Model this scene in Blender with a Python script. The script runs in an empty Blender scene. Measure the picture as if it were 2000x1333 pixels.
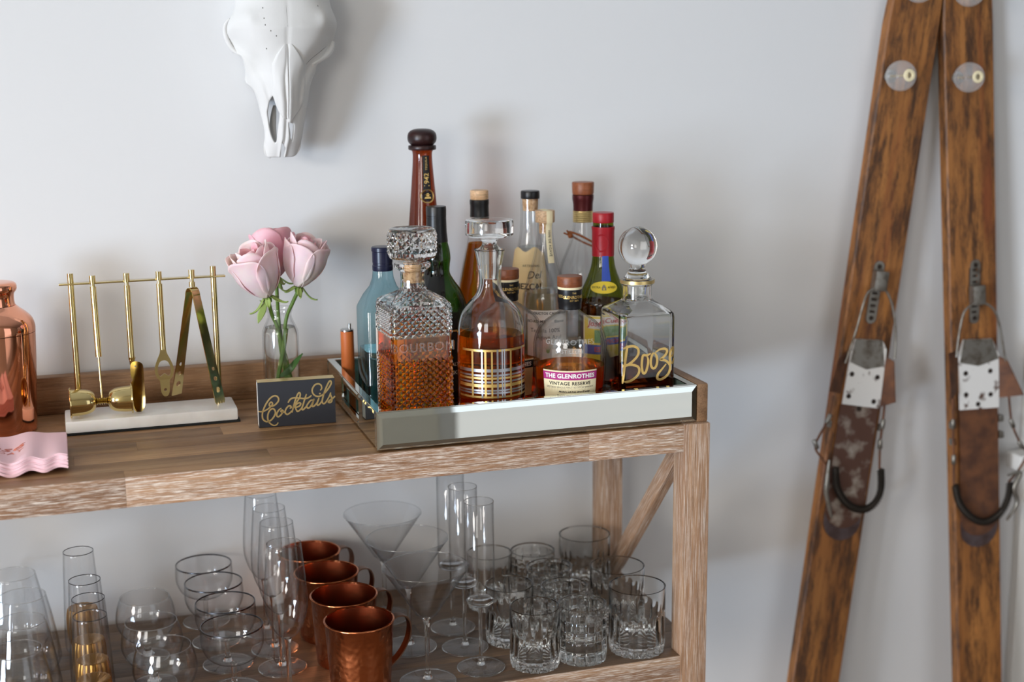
import bpy, bmesh, math, random
from mathutils import Vector, Matrix
random.seed(7)
S = bpy.context.scene
C = S.collection
PI = math.pi
sin, cos = math.sin, math.cos

# ------------------------------------------------------------------ camera, world, light, exposure
cd = bpy.data.cameras.new('camera'); cam = bpy.data.objects.new('camera', cd); C.objects.link(cam)
cd.lens = 50.0; cd.sensor_width = 36.0; cd.sensor_fit = 'HORIZONTAL'; cd.clip_start = 0.02; cd.clip_end = 50
CAM = Vector((-0.79366, -1.72955, 1.36015))
yaw, pitch, roll = -0.30655, 0.198725, -0.010006
fwd = Vector((-sin(yaw), cos(yaw), 0)); rgt = Vector((cos(yaw), sin(yaw), 0)); up = Vector((0, 0, 1))
f2 = fwd * cos(pitch) - up * sin(pitch); u2 = up * cos(pitch) + fwd * sin(pitch)
r3 = rgt * cos(roll) + u2 * sin(roll); u3 = u2 * cos(roll) - rgt * sin(roll)
cam.matrix_world = Matrix(((r3.x, u3.x, -f2.x, CAM.x), (r3.y, u3.y, -f2.y, CAM.y), (r3.z, u3.z, -f2.z, CAM.z), (0, 0, 0, 1)))
cd.dof.use_dof = True; cd.dof.focus_distance = 1.91; cd.dof.aperture_fstop = 2.8
S.camera = cam

w = bpy.data.worlds.new('sky'); S.world = w; w.use_nodes = True
w.node_tree.nodes['Background'].inputs[0].default_value = (0.80, 0.88, 1.0, 1)
w.node_tree.nodes['Background'].inputs[1].default_value = 1.0

def area(name, loc, direction, sx, sy, energy, color):
    l = bpy.data.lights.new(name, 'AREA'); l.shape = 'RECTANGLE'; l.size = sx; l.size_y = sy; l.energy = energy; l.color = color
    o = bpy.data.objects.new(name, l); C.objects.link(o); o.location = loc
    o.rotation_euler = Vector(direction).to_track_quat('-Z', 'Z').to_euler(); return o
# daylight from outside the wide glazed opening in the left wall (bright sky above, bluish open shade below) and from the glazed door behind the camera
area('daylight_sky', (-9.3, -6.1, 3.3), (0.82, 0.57, -0.18), 2.3, 2.4, 580, (1.0, 0.925, 0.835))
area('daylight_shade', (-9.3, -6.1, 0.05), (0.82, 0.57, 0.08), 2.3, 2.4, 1000, (0.66, 0.81, 1.0))
area('added_recess_fill', (-2.7, -3.72, 1.6), (0, 1, 0), 1.3, 1.35, 52, (1.0, 0.955, 0.89))  # added fill lamp in the unseen recess, lifts shadows from front left
area('daylight_front', (1.0, -2.38, 1.15), (0, 1, 0), 1.4, 2.05, 6.6, (0.98, 0.99, 1.0))

vs = S.view_settings
vs.view_transform = 'Standard'; vs.look = 'None'; vs.gamma = 1.0; vs.use_curve_mapping = False; vs.exposure = -0.14
cy = S.cycles
cy.max_bounces = 24; cy.diffuse_bounces = 4; cy.glossy_bounces = 8; cy.transmission_bounces = 20
cy.transparent_max_bounces = 40; cy.sample_clamp_indirect = 6.0; cy.blur_glossy = 0.3
cy.caustics_reflective = True; cy.caustics_refractive = True

# ------------------------------------------------------------------ materials
MATS = {}
def newmat(name):
    m = bpy.data.materials.new(name); m.use_nodes = True; nt = m.node_tree; nt.nodes.clear()
    out = nt.nodes.new('ShaderNodeOutputMaterial'); MATS[name] = m
    return m, nt, out
def N(nt, t, **kw):
    n = nt.nodes.new(t)
    for k, v in kw.items():
        if k in n.inputs: n.inputs[k].default_value = v
        else: setattr(n, k, v)
    return n
def L(nt, a, b): nt.links.new(a, b)
def rgb(h): # sRGB 0-255 tuple -> linear
    return tuple(((c / 255) / 12.92 if c / 255 < 0.04045 else ((c / 255 + 0.055) / 1.055) ** 2.4) for c in h) + (1.0,)
def pm(name, col, rough=0.5, metal=0.0, spec=0.5, bump=None, noise=None, coat=0, sss=0, trans=0, ior=1.45):
    """principled with optional colour mottling noise=(col2, scale, stretch) and bump=(scale,strength,dist)"""
    m, nt, out = newmat(name)
    p = N(nt, 'ShaderNodeBsdfPrincipled'); p.inputs['Base Color'].default_value = rgb(col)
    p.inputs['Roughness'].default_value = rough; p.inputs['Metallic'].default_value = metal
    p.inputs['Specular IOR Level'].default_value = spec; p.inputs['Coat Weight'].default_value = coat
    p.inputs['Transmission Weight'].default_value = trans; p.inputs['IOR'].default_value = ior
    if sss:
        p.inputs['Subsurface Weight'].default_value = sss; p.inputs['Subsurface Radius'].default_value = (0.006, 0.003, 0.002); p.inputs['Subsurface Scale'].default_value = 1.0
    tc = N(nt, 'ShaderNodeTexCoord')
    if noise:
        mp = N(nt, 'ShaderNodeMapping'); mp.inputs['Scale'].default_value = noise[2]; L(nt, tc.outputs['Object'], mp.inputs[0])
        nz = N(nt, 'ShaderNodeTexNoise', Scale=noise[1], Detail=6.0); L(nt, mp.outputs[0], nz.inputs['Vector'])
        r = N(nt, 'ShaderNodeValToRGB'); r.color_ramp.elements[0].color = rgb(col); r.color_ramp.elements[1].color = rgb(noise[0])
        r.color_ramp.elements[0].position = noise[3] if len(noise) > 3 else 0.35; r.color_ramp.elements[1].position = noise[4] if len(noise) > 4 else 0.65
        L(nt, nz.outputs['Fac'], r.inputs[0]); L(nt, r.outputs[0], p.inputs['Base Color'])
    if bump:
        if len(bump) > 3 and bump[3] == 'voronoi':
            b0 = N(nt, 'ShaderNodeTexVoronoi', Scale=bump[0], feature='SMOOTH_F1'); src = b0.outputs['Distance']
        else:
            b0 = N(nt, 'ShaderNodeTexNoise', Scale=bump[0], Detail=4.0); src = b0.outputs['Fac']
        L(nt, tc.outputs['Object'], b0.inputs['Vector'])
        bp = N(nt, 'ShaderNodeBump', Strength=bump[1], Distance=bump[2]); L(nt, src, bp.inputs['Height']); L(nt, bp.outputs[0], p.inputs['Normal'])
    L(nt, p.outputs[0], out.inputs[0]); return m
def thin(name, tint, f0=0.05, edge=0.55, rough=0.0):
    """thin-walled glass: clear pane with fresnel reflection, denser where the wall is seen edge-on"""
    m, nt, out = newmat(name)
    lw = N(nt, 'ShaderNodeLayerWeight', Blend=0.5); fac = lw.outputs['Facing']
    p5 = N(nt, 'ShaderNodeMath', operation='POWER'); p5.inputs[1].default_value = 5.0; L(nt, fac, p5.inputs[0])
    mr = N(nt, 'ShaderNodeMath', operation='MULTIPLY_ADD'); mr.inputs[1].default_value = 0.5; mr.inputs[2].default_value = f0; L(nt, p5.outputs[0], mr.inputs[0])
    p3 = N(nt, 'ShaderNodeMath', operation='POWER'); p3.inputs[1].default_value = 5.0; L(nt, fac, p3.inputs[0])
    mx = N(nt, 'ShaderNodeMix', data_type='RGBA'); mx.inputs['A'].default_value = tint; mx.inputs['B'].default_value = tuple(c * (1 - edge) for c in tint[:3]) + (1,)
    L(nt, p3.outputs[0], mx.inputs['Factor'])
    tr = N(nt, 'ShaderNodeBsdfTransparent'); L(nt, mx.outputs['Result'], tr.inputs[0])
    gl = N(nt, 'ShaderNodeBsdfGlossy', Roughness=rough)
    ms = N(nt, 'ShaderNodeMixShader'); L(nt, mr.outputs[0], ms.inputs[0]); L(nt, tr.outputs[0], ms.inputs[1]); L(nt, gl.outputs[0], ms.inputs[2])
    L(nt, ms.outputs[0], out.inputs[0]); return m
def glass(name, col, ior=1.45, rough=0.0):
    m, nt, out = newmat(name)
    g = N(nt, 'ShaderNodeBsdfGlass', IOR=ior, Roughness=rough); g.inputs['Color'].default_value = col
    L(nt, g.outputs[0], out.inputs[0]); return m

def wood(name, axis, c_dark, c_mid, c_light, wash=None, rough=0.55, scale=1.0, washpos=(0.5, 0.66), bump=0.35, washlen=42):
    """board grain running along one object axis; each board gets its own offset and tone; wash = pale pore fill"""
    m, nt, out = newmat(name)
    tc = N(nt, 'ShaderNodeTexCoord'); oi = N(nt, 'ShaderNodeObjectInfo')
    add = N(nt, 'ShaderNodeVectorMath', operation='MULTIPLY_ADD'); L(nt, oi.outputs['Random'], add.inputs[0]); add.inputs[1].default_value = (17.3, 31.7, 11.1); L(nt, tc.outputs['Object'], add.inputs[2])
    def mapped(lo, hi):
        mp = N(nt, 'ShaderNodeMapping'); s = [hi * scale] * 3; s['XYZ'.index(axis)] = lo * scale; mp.inputs['Scale'].default_value = s
        L(nt, add.outputs[0], mp.inputs[0]); return mp.outputs[0]
    n1 = N(nt, 'ShaderNodeTexNoise', Scale=1.0, Detail=5.0, Distortion=0.4); L(nt, mapped(2.2, 34), n1.inputs['Vector'])
    n2 = N(nt, 'ShaderNodeTexNoise', Scale=1.0, Detail=4.0, Roughness=0.65); L(nt, mapped(14, 420), n2.inputs['Vector'])
    r = N(nt, 'ShaderNodeValToRGB'); e = r.color_ramp.elements
    e[0].color = rgb(c_dark); e[0].position = 0.3; e[1].color = rgb(c_light); e[1].position = 0.72
    k = e.new(0.5); k.color = rgb(c_mid)
    L(nt, n1.outputs['Fac'], r.inputs[0]); col = r.outputs[0]
    fine = N(nt, 'ShaderNodeMix', data_type='RGBA', blend_type='MULTIPLY'); fr = N(nt, 'ShaderNodeValToRGB')
    fr.color_ramp.elements[0].color = (0.45, 0.42, 0.40, 1); fr.color_ramp.elements[0].position = 0.32; fr.color_ramp.elements[1].color = (1, 1, 1, 1); fr.color_ramp.elements[1].position = 0.55
    L(nt, n2.outputs['Fac'], fr.inputs[0]); fine.inputs['Factor'].default_value = 0.7; L(nt, col, fine.inputs['A']); L(nt, fr.outputs[0], fine.inputs['B']); col = fine.outputs['Result']
    if wash:
        n3 = N(nt, 'ShaderNodeTexNoise', Scale=1.0, Detail=5.0, Roughness=0.7); L(nt, mapped(washlen, 1200), n3.inputs['Vector'])
        wr = N(nt, 'ShaderNodeValToRGB'); wr.color_ramp.elements[0].position = washpos[0]; wr.color_ramp.elements[1].position = washpos[1]
        L(nt, n3.outputs['Fac'], wr.inputs[0]); mw = N(nt, 'ShaderNodeMix', data_type='RGBA'); mw.inputs['B'].default_value = rgb(wash)
        L(nt, wr.outputs[0], mw.inputs['Factor']); L(nt, col, mw.inputs['A']); col = mw.outputs['Result']
    hs = N(nt, 'ShaderNodeHueSaturation'); mm = N(nt, 'ShaderNodeMath', operation='MULTIPLY_ADD'); mm.inputs[1].default_value = 0.30; mm.inputs[2].default_value = 0.86
    L(nt, oi.outputs['Random'], mm.inputs[0]); L(nt, mm.outputs[0], hs.inputs['Value']); L(nt, col, hs.inputs['Color'])
    p = N(nt, 'ShaderNodeBsdfPrincipled', Roughness=rough); L(nt, hs.outputs[0], p.inputs['Base Color'])
    bp = N(nt, 'ShaderNodeBump', Strength=bump, Distance=0.0006); L(nt, n2.outputs['Fac'], bp.inputs['Height']); L(nt, bp.outputs[0], p.inputs['Normal'])
    L(nt, p.outputs[0], out.inputs[0]); return m

M = MATS
pm('wall_paint', (226, 226, 226), 0.75, bump=(260, 0.05, 0.001))
pm('far_wall_paint', (236, 230, 214), 0.75)
pm('white_trim', (235, 233, 228), 0.45)
pm('ceiling_paint', (238, 238, 236), 0.9)
wood('floor_wood', 'X', (104, 82, 62), (126, 100, 76), (146, 118, 92), rough=0.4, scale=0.4)
for ax in 'XYZ':
    wood('washed_oak_' + ax, ax, (140, 102, 74), (166, 126, 94), (188, 150, 116), wash=(232, 219, 206), rough=0.6, washpos=(0.485, 0.625) if ax == 'X' else (0.50, 0.68), washlen=42 if ax == 'X' else 20)
wood('top_oak', 'X', (122, 87, 55), (152, 114, 77), (176, 139, 99), wash=(198, 166, 128), rough=0.5, washpos=(0.58, 0.76), bump=0.2)
wood('rail_oak_X', 'X', (112, 80, 52), (140, 104, 72), (164, 128, 94), wash=(196, 170, 140), rough=0.5, washpos=(0.56, 0.76))
wood('rail_oak_Y', 'Y', (112, 80, 52), (140, 104, 72), (164, 128, 94), wash=(196, 170, 140), rough=0.5, washpos=(0.56, 0.76))
wood('shelf_oak', 'X', (104, 80, 60), (128, 102, 78), (150, 122, 94), wash=(168, 144, 118), rough=0.42, washpos=(0.58, 0.76), bump=0.2)
wood('cap_wood', 'X', (120, 62, 34), (142, 78, 44), (158, 92, 56), rough=0.4)
wood('pale_cap_wood', 'X', (206, 164, 122), (220, 182, 142), (230, 196, 158), rough=0.5)
pm('cork', (214, 176, 132), 0.9, noise=((160, 108, 66), 260, (1, 1, 1), 0.45, 0.7))
pm('mirror', (222, 228, 224), 0.015, 1.0)
pm('mirror_edge', (120, 142, 132), 0.1, 0.4)
pm('black_felt', (22, 24, 24), 0.9)
pm('marble', (244, 243, 240), 0.3, noise=((214, 210, 204), 14, (1, 1, 1), 0.4, 0.75), sss=0.15)
pm('brass', (214, 193, 136), 0.13, 1.0)
pm('copper', (236, 164, 132), 0.07, 1.0)
pm('hammered_copper', (212, 130, 86), 0.22, 1.0, bump=(150, 0.35, 0.002, 'voronoi'))
pm('mug_inner', (170, 92, 62), 0.3, 1.0, bump=(150, 0.15, 0.001, 'voronoi'))
pm('mug_handle', (132, 98, 78), 0.32, 1.0)
pm('gold_print', (222, 186, 112), 0.34, 0.75)
pm('gold_foil', (228, 202, 140), 0.34, 0.8)
pm('silver_print', (176, 176, 180), 0.3, 0.85)
pm('silver_rim', (120, 120, 124), 0.18, 1.0)
pm('steel', (190, 190, 188), 0.22, 1.0)
pm('charcoal_card', (44, 46, 52), 0.42)
pm('white_card', (240, 238, 232), 0.6)
pm('pink_paper', (246, 204, 210), 0.9, sss=0.1)
pm('rose_gold_print', (176, 84, 70), 0.35, 0.3)
pm('bone', (222, 221, 219), 0.7, bump=(90, 0.12, 0.002), noise=((216, 215, 212), 8, (1, 1, 1)))
pm('bone_crack', (120, 118, 114), 0.9)
pm('petal', (250, 208, 214), 0.55, sss=0.35, noise=((252, 230, 218), 22, (1, 1, 1), 0.42, 0.68))
pm('petal_deep', (238, 164, 180), 0.55, sss=0.35, noise=((246, 196, 200), 26, (1, 1, 1), 0.4, 0.7))
pm('stem_green', (98, 128, 52), 0.5, sss=0.1)
pm('leaf_green', (54, 92, 38), 0.45, noise=((86, 122, 52), 40, (1, 1, 1)))
pm('sepal_green', (146, 168, 92), 0.5)
pm('navy_plastic', (22, 26, 52), 0.3)
pm('black_plastic', (24, 24, 26), 0.35)
pm('dark_knob_wood', (52, 26, 24), 0.35, noise=((34, 16, 16), 30, (1, 1, 6)))
pm('burgundy_foil', (86, 30, 32), 0.35, 0.5)
pm('red_wax', (168, 26, 38), 0.35)
pm('cream_label', (242, 228, 188), 0.7)
pm('kraft_label', (226, 198, 148), 0.75)
pm('white_label', (238, 232, 224), 0.7)
pm('magenta_print', (176, 46, 124), 0.6)
pm('black_print', (30, 28, 28), 0.6)
pm('grey_print', (140, 130, 112), 0.7)
pm('white_print', (246, 244, 240), 0.6)
pm('yellow_print', (236, 208, 62), 0.55)
pm('blue_print', (56, 84, 176), 0.55)
pm('red_print', (196, 48, 60), 0.6)
pm('green_print', (122, 166, 112), 0.7)
pm('tan_leather', (196, 104, 48), 0.45, bump=(900, 0.2, 0.0004))
pm('leather_cord', (150, 84, 40), 0.6)
pm('gold_shot', (186, 134, 64), 0.3, 0.85)
pm('ski_steel', (150, 146, 138), 0.42, 0.8, noise=((104, 92, 80), 60, (1, 1, 1), 0.45, 0.7))
pm('dark_steel', (64, 54, 48), 0.5, 0.7)
pm('spring_steel', (54, 48, 42), 0.45, 0.6)
pm('rust_plate', (96, 66, 54), 0.6, 0.25, noise=((190, 180, 166), 38, (1, 1, 1), 0.50, 0.78))
pm('rust_brown', (88, 58, 44), 0.65, 0.2, noise=((120, 78, 52), 50, (1, 1, 1)))
pm('heel_plate', (104, 92, 94), 0.45, 0.45, noise=((80, 64, 62), 40, (1, 1, 1)))
pm('chipped_white', (96, 70, 58), 0.55, 0.1, noise=((238, 236, 232), 56, (1, 1, 1), 0.33, 0.43))
thin('clear_thin', (0.985, 0.988, 0.99, 1), edge=0.5)
thin('stem_thin', (0.988, 0.991, 0.994, 1), f0=0.045, edge=0.4)
thin('foot_thin', (0.985, 0.988, 0.992, 1), f0=0.11, edge=0.6)
thin('blue_thin', (0.66, 0.86, 0.92, 1), f0=0.06, edge=0.5)
thin('green_thin', (0.16, 0.30, 0.07, 1), f0=0.06, edge=0.5)
thin('olive_thin', (0.42, 0.46, 0.07, 1), f0=0.06, edge=0.5)
thin('brown_thin', (0.48, 0.17, 0.06, 1), f0=0.06, edge=0.5)
thin('window_glass', (0.98, 0.98, 0.98, 1), edge=0.1)
glass('crystal', (0.985, 0.99, 0.99, 1), 1.47)
def frosted(name):
    m, nt, out = newmat(name)
    lw = N(nt, 'ShaderNodeLayerWeight', Blend=0.5); pw = N(nt, 'ShaderNodeMath', operation='POWER'); pw.inputs[1].default_value = 2.5; L(nt, lw.outputs['Facing'], pw.inputs[0])
    ma = N(nt, 'ShaderNodeMath', operation='MULTIPLY_ADD'); ma.inputs[1].default_value = 0.5; ma.inputs[2].default_value = 0.17; L(nt, pw.outputs[0], ma.inputs[0])
    tr = N(nt, 'ShaderNodeBsdfTransparent'); p = N(nt, 'ShaderNodeBsdfPrincipled', Roughness=0.12); p.inputs['Base Color'].default_value = (0.86, 0.86, 0.85, 1)
    ms = N(nt, 'ShaderNodeMixShader'); L(nt, ma.outputs[0], ms.inputs[0]); L(nt, tr.outputs[0], ms.inputs[1]); L(nt, p.outputs[0], ms.inputs[2]); L(nt, ms.outputs[0], out.inputs[0])
frosted('knob_glass'); frosted('raised_glass')
glass('water', (0.99, 0.995, 0.99, 1), 1.33)
glass('spirit_clear', (0.97, 0.975, 0.965, 1), 1.33)
glass('bourbon', (0.93, 0.50, 0.085, 1), 1.36)
glass('whisky', (0.88, 0.43, 0.09, 1), 1.36)
glass('dark_spirit', (0.50, 0.20, 0.09, 1), 1.36)
glass('blue_spirit', (0.78, 0.94, 0.97, 1), 1.33)

def ski_mat(name):
    m, nt, out = newmat(name)
    tc = N(nt, 'ShaderNodeTexCoord'); oi = N(nt, 'ShaderNodeObjectInfo')
    add = N(nt, 'ShaderNodeVectorMath', operation='MULTIPLY_ADD'); L(nt, oi.outputs['Random'], add.inputs[0]); add.inputs[1].default_value = (7.3, 3.7, 1.1); L(nt, tc.outputs['Object'], add.inputs[2])
    def noise(sx, sz, d, rg=0.6, dist=0.0):
        mp = N(nt, 'ShaderNodeMapping'); mp.inputs['Scale'].default_value = (sx, sx, sz); L(nt, add.outputs[0], mp.inputs[0])
        n = N(nt, 'ShaderNodeTexNoise', Scale=1.0, Detail=d, Roughness=rg, Distortion=dist); L(nt, mp.outputs[0], n.inputs['Vector']); return n.outputs['Fac']
    r = N(nt, 'ShaderNodeValToRGB'); e = r.color_ramp.elements
    e[0].color = rgb((124, 75, 34)); e[0].position = 0.3; e[1].color = rgb((178, 118, 60)); e[1].position = 0.7
    L(nt, noise(34, 2.2, 5, 0.6, 0.8), r.inputs[0])
    r2 = N(nt, 'ShaderNodeValToRGB'); r2.color_ramp.elements[0].position = 0.45; r2.color_ramp.elements[1].position = 0.60
    L(nt, noise(60, 10, 9, 0.78), r2.inputs[0])
    mx = N(nt, 'ShaderNodeMix', data_type='RGBA'); mx.inputs['B'].default_value = rgb((74, 46, 26)); L(nt, r2.outputs[0], mx.inputs['Factor']); L(nt, r.outputs[0], mx.inputs['A'])
    r3_ = N(nt, 'ShaderNodeValToRGB'); r3_.color_ramp.elements[0].position = 0.56; r3_.color_ramp.elements[1].position = 0.75
    L(nt, noise(20, 2.0, 3), r3_.inputs[0])
    mx2 = N(nt, 'ShaderNodeMix', data_type='RGBA'); mx2.inputs['B'].default_value = rgb((128, 62, 32)); L(nt, r3_.outputs[0], mx2.inputs['Factor']); L(nt, mx.outputs['Result'], mx2.inputs['A'])
    p = N(nt, 'ShaderNodeBsdfPrincipled', Roughness=0.55); L(nt, mx2.outputs['Result'], p.inputs['Base Color']); L(nt, p.outputs[0], out.inputs[0])
ski_mat('ski_wood')

# ------------------------------------------------------------------ mesh helpers
class MB:
    def __init__(s): s.v = []; s.f = []
    def add(s, vs_, fs):
        o = len(s.v); s.v += [tuple(p) for p in vs_]; s.f += [tuple(i + o for i in f) for f in fs]; return s
    def map(s, fn): s.v = [tuple(fn(*p)) for p in s.v]; return s
    def join(s, b): return s.add(b.v, b.f)
    def box(s, x0, x1, y0, y1, z0, z1, b=0.0):
        if b <= 0:
            return s.add([(x0,y0,z0),(x1,y0,z0),(x1,y1,z0),(x0,y1,z0),(x0,y0,z1),(x1,y0,z1),(x1,y1,z1),(x0,y1,z1)],
                         [(0,3,2,1),(4,5,6,7),(0,1,5,4),(1,2,6,5),(2,3,7,6),(3,0,4,7)])
        bm = bmesh.new(); bmesh.ops.create_cube(bm, size=1.0)
        for q in bm.verts: q.co = Vector(((x0+x1)/2 + q.co.x*(x1-x0), (y0+y1)/2 + q.co.y*(y1-y0), (z0+z1)/2 + q.co.z*(z1-z0)))
        bmesh.ops.bevel(bm, geom=bm.edges[:], offset=b, segments=2, affect='EDGES', profile=0.6)
        bm.verts.index_update(); s.add([tuple(q.co) for q in bm.verts], [[q.index for q in f.verts] for f in bm.faces]); bm.free(); return s
    def lathe(s, prof, seg=48, sx=1.0, sy=1.0):
        vs_, rings = [], []
        for r, z in prof:
            if r < 1e-6: rings.append([len(vs_)]); vs_.append((0, 0, z))
            else:
                rings.append(list(range(len(vs_), len(vs_) + seg)))
                vs_ += [(r*sx*cos(2*PI*k/seg), r*sy*sin(2*PI*k/seg), z) for k in range(seg)]
        fs = []
        for a, b in zip(rings, rings[1:]):
            if len(a) == 1 and len(b) == 1: continue
            for k in range(seg):
                j = (k + 1) % seg
                if len(a) == 1: fs.append((a[0], b[j], b[k]))
                elif len(b) == 1: fs.append((a[k], a[j], b[0]))
                else: fs.append((a[k], a[j], b[j], b[k]))
        return s.add(vs_, fs)
    def loft(s, secs, n=10, cap0=True, cap1=True):
        """secs: (hx, hy, corner radius, z)"""
        vs_ = []; cnt = None
        for hx, hy, r, z in secs:
            o = rrect(hx, hy, r, n); cnt = len(o); vs_ += [(x, y, z) for x, y in o]
        fs = [(i*cnt+k, i*cnt+(k+1) % cnt, (i+1)*cnt+(k+1) % cnt, (i+1)*cnt+k) for i in range(len(secs)-1) for k in range(cnt)]
        if cap0: fs.append(tuple(range(cnt-1, -1, -1)))
        if cap1: fs.append(tuple(range((len(secs)-1)*cnt, len(secs)*cnt)))
        return s.add(vs_, fs)
    def tube(s, pts, rad, seg=10, cap=True, flat=1.0):
        P = [Vector(p) for p in pts]; n = len(P)
        R = rad if isinstance(rad, (list, tuple)) else [rad] * n
        T = [((P[min(i+1, n-1)] - P[max(i-1, 0)]).normalized()) for i in range(n)]
        a = T[0].orthogonal().normalized(); vs_ = []
        for i in range(n):
            a = (a - T[i] * a.dot(T[i])).normalized(); b = T[i].cross(a)
            vs_ += [P[i] + (a*cos(2*PI*k/seg) + b*sin(2*PI*k/seg)*flat) * R[i] for k in range(seg)]
        fs = [(i*seg+k, i*seg+(k+1) % seg, (i+1)*seg+(k+1) % seg, (i+1)*seg+k) for i in range(n-1) for k in range(seg)]
        if cap: fs += [tuple(range(seg-1, -1, -1)), tuple(range((n-1)*seg, n*seg))]
        return s.add(vs_, fs)
    def sheet(s, fn, nu, nv, thick=None):
        """grid fn(u,v)->(x,y,z), u,v in 0..1"""
        return s.add([fn(i/nu, j/nv) for j in range(nv+1) for i in range(nu+1)],
                     [(j*(nu+1)+i, j*(nu+1)+i+1, (j+1)*(nu+1)+i+1, (j+1)*(nu+1)+i) for j in range(nv) for i in range(nu)])
    def slab(s, fn, nu, nv):
        """closed thin slab: fn(u,v,d) d=0 back,1 front"""
        vs_ = [fn(i/nu, j/nv, d) for d in (0, 1) for j in range(nv+1) for i in range(nu+1)]; o = (nu+1)*(nv+1); fs = []
        for j in range(nv):
            for i in range(nu):
                a = j*(nu+1)+i; q = (a, a+1, a+nu+2, a+nu+1); fs += [tuple(k+o for k in q), q[::-1]]
        ring = [i for i in range(nu+1)] + [j*(nu+1)+nu for j in range(1, nv+1)] + [nv*(nu+1)+i for i in range(nu-1, -1, -1)] + [j*(nu+1) for j in range(nv-1, 0, -1)]
        fs += [(a, b, b+o, a+o) for a, b in zip(ring, ring[1:]+ring[:1])]
        return s.add(vs_, fs)
    def plate(s, outer, holes, thick, fn=None):
        """flat plate with holes in (x,y), thickness along z 0..thick, then mapped"""
        cu = bpy.data.curves.new('tmp', 'CURVE'); cu.dimensions = '2D'; cu.fill_mode = 'BOTH'; cu.extrude = thick/2
        for poly in [outer] + list(holes):
            sp = cu.splines.new('POLY'); sp.points.add(len(poly)-1); sp.use_cyclic_u = True
            for q, (x, y) in zip(sp.points, poly): q.co = (x, y, 0, 1)
        return s._curve(cu, lambda x, y, z: (fn(x, y, z+thick/2) if fn else (x, y, z+thick/2)))
    def _curve(s, cu, fn):
        o = bpy.data.objects.new('tmp', cu); C.objects.link(o)
        dg = bpy.context.evaluated_depsgraph_get(); me = bpy.data.meshes.new_from_object(o.evaluated_get(dg))
        bm = bmesh.new(); bm.from_mesh(me); bmesh.ops.remove_doubles(bm, verts=bm.verts[:], dist=1e-6); bm.verts.index_update()
        s.add([fn(*q.co) for q in bm.verts], [[q.index for q in f.verts] for f in bm.faces]); bm.free()
        bpy.data.objects.remove(o); bpy.data.curves.remove(cu); bpy.data.meshes.remove(me); return s
    def text(s, body, size, fn, ext=0.0002, bold=0.0, space=1.0, align='CENTER', shear=0.0, sub=0):
        cu = bpy.data.curves.new('tmp', 'FONT'); cu.body = body; cu.size = size; cu.align_x = align; cu.align_y = 'CENTER'
        cu.extrude = ext; cu.offset = bold; cu.space_character = space; cu.shear = shear; cu.resolution_u = 3
        return s._curve(cu, fn)
    def stroke(s, pts, wd, fn, th=0.0002, taper=0.35):
        """flat brush stroke along 2D points"""
        P = [Vector(p) for p in pts]; n = len(P); l, r = [], []
        for i in range(n):
            t = (P[min(i+1, n-1)] - P[max(i-1, 0)]).normalized(); nn = Vector((-t.y, t.x))
            e = min(i, n-1-i) / max(1, n*0.12); wv = wd/2 * (taper + (1-taper)*min(1, e))
            l.append(P[i] + nn*wv); r.append(P[i] - nn*wv)
        vs_ = [fn(p.x, p.y, d) for d in (0, th) for q in zip(l, r) for p in q]; o = 2*n; fs = []
        for i in range(n-1):
            a, b, c, d = 2*i, 2*i+1, 2*i+3, 2*i+2
            fs += [(a+o, b+o, c+o, d+o), (a, d, c, b), (a, a+o, d+o, d), (b, c, c+o, b+o)]
        fs += [(0, 1, 1+o, o), (2*n-2, 2*n-2+o, 2*n-1+o, 2*n-1)]
        return s.add(vs_, fs)
def rrect(hx, hy, r, n=10):
    r = min(r, hx*0.999, hy*0.999); o = []
    for cx, cy_, a0 in ((hx-r, -(hy-r), -PI/2), (hx-r, hy-r, 0), (-(hx-r), hy-r, PI/2), (-(hx-r), -(hy-r), PI)):
        o += [(cx + r*cos(a0 + PI/2*k/n), cy_ + r*sin(a0 + PI/2*k/n)) for k in range(n+1)]
    return o
def cr(p, n=6, closed=False):
    """Catmull-Rom resample"""
    P = [Vector(q) for q in p]; m = len(P); out = []
    for i in range(m if closed else m-1):
        if closed: a, b, c, d = P[(i-1) % m], P[i], P[(i+1) % m], P[(i+2) % m]
        else: a, b, c, d = P[max(i-1, 0)], P[i], P[i+1], P[min(i+2, m-1)]
        for k in range(n):
            t = k/n; out.append(0.5*((2*b) + (c-a)*t + (2*a-5*b+4*c-d)*t*t + (3*b-a-3*c+d)*t**3))
    if not closed: out.append(P[-1])
    return [tuple(q) for q in out]
def crp(p, n=6): return [(max(0.0, a), b) for a, b in cr(p, n)]
def circle(x, y, r, n=16): return [(x + r*cos(2*PI*k/n), y + r*sin(2*PI*k/n)) for k in range(n)]

def obj(name, mb, mat, parent=None, smooth=35, loc=None, rot=None):
    me = bpy.data.meshes.new(name); me.from_pydata(mb.v, [], mb.f); me.validate(); me.update()
    bm = bmesh.new(); bm.from_mesh(me); bmesh.ops.recalc_face_normals(bm, faces=bm.faces[:]); bm.to_mesh(me); bm.free()
    if smooth:
        me.shade_smooth(); me.set_sharp_from_angle(angle=math.radians(smooth))
    me.materials.append(M[mat] if isinstance(mat, str) else mat)
    o = bpy.data.objects.new(name, me); C.objects.link(o)
    if parent: o.parent = parent
    if loc: o.location = loc
    if rot: o.rotation_euler = rot
    return o
def tag(o, label, cat, group=None):
    o['label'] = label; o['category'] = cat
    if group: o['group'] = group
    return o
def thing(name, label, cat, loc=(0, 0, 0), rotz=0, group=None):
    o = bpy.data.objects.new(name, None); C.objects.link(o); o.location = loc; o.rotation_euler = (0, 0, rotz); o.empty_display_size = 0.03
    return tag(o, label, cat, group)
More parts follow.
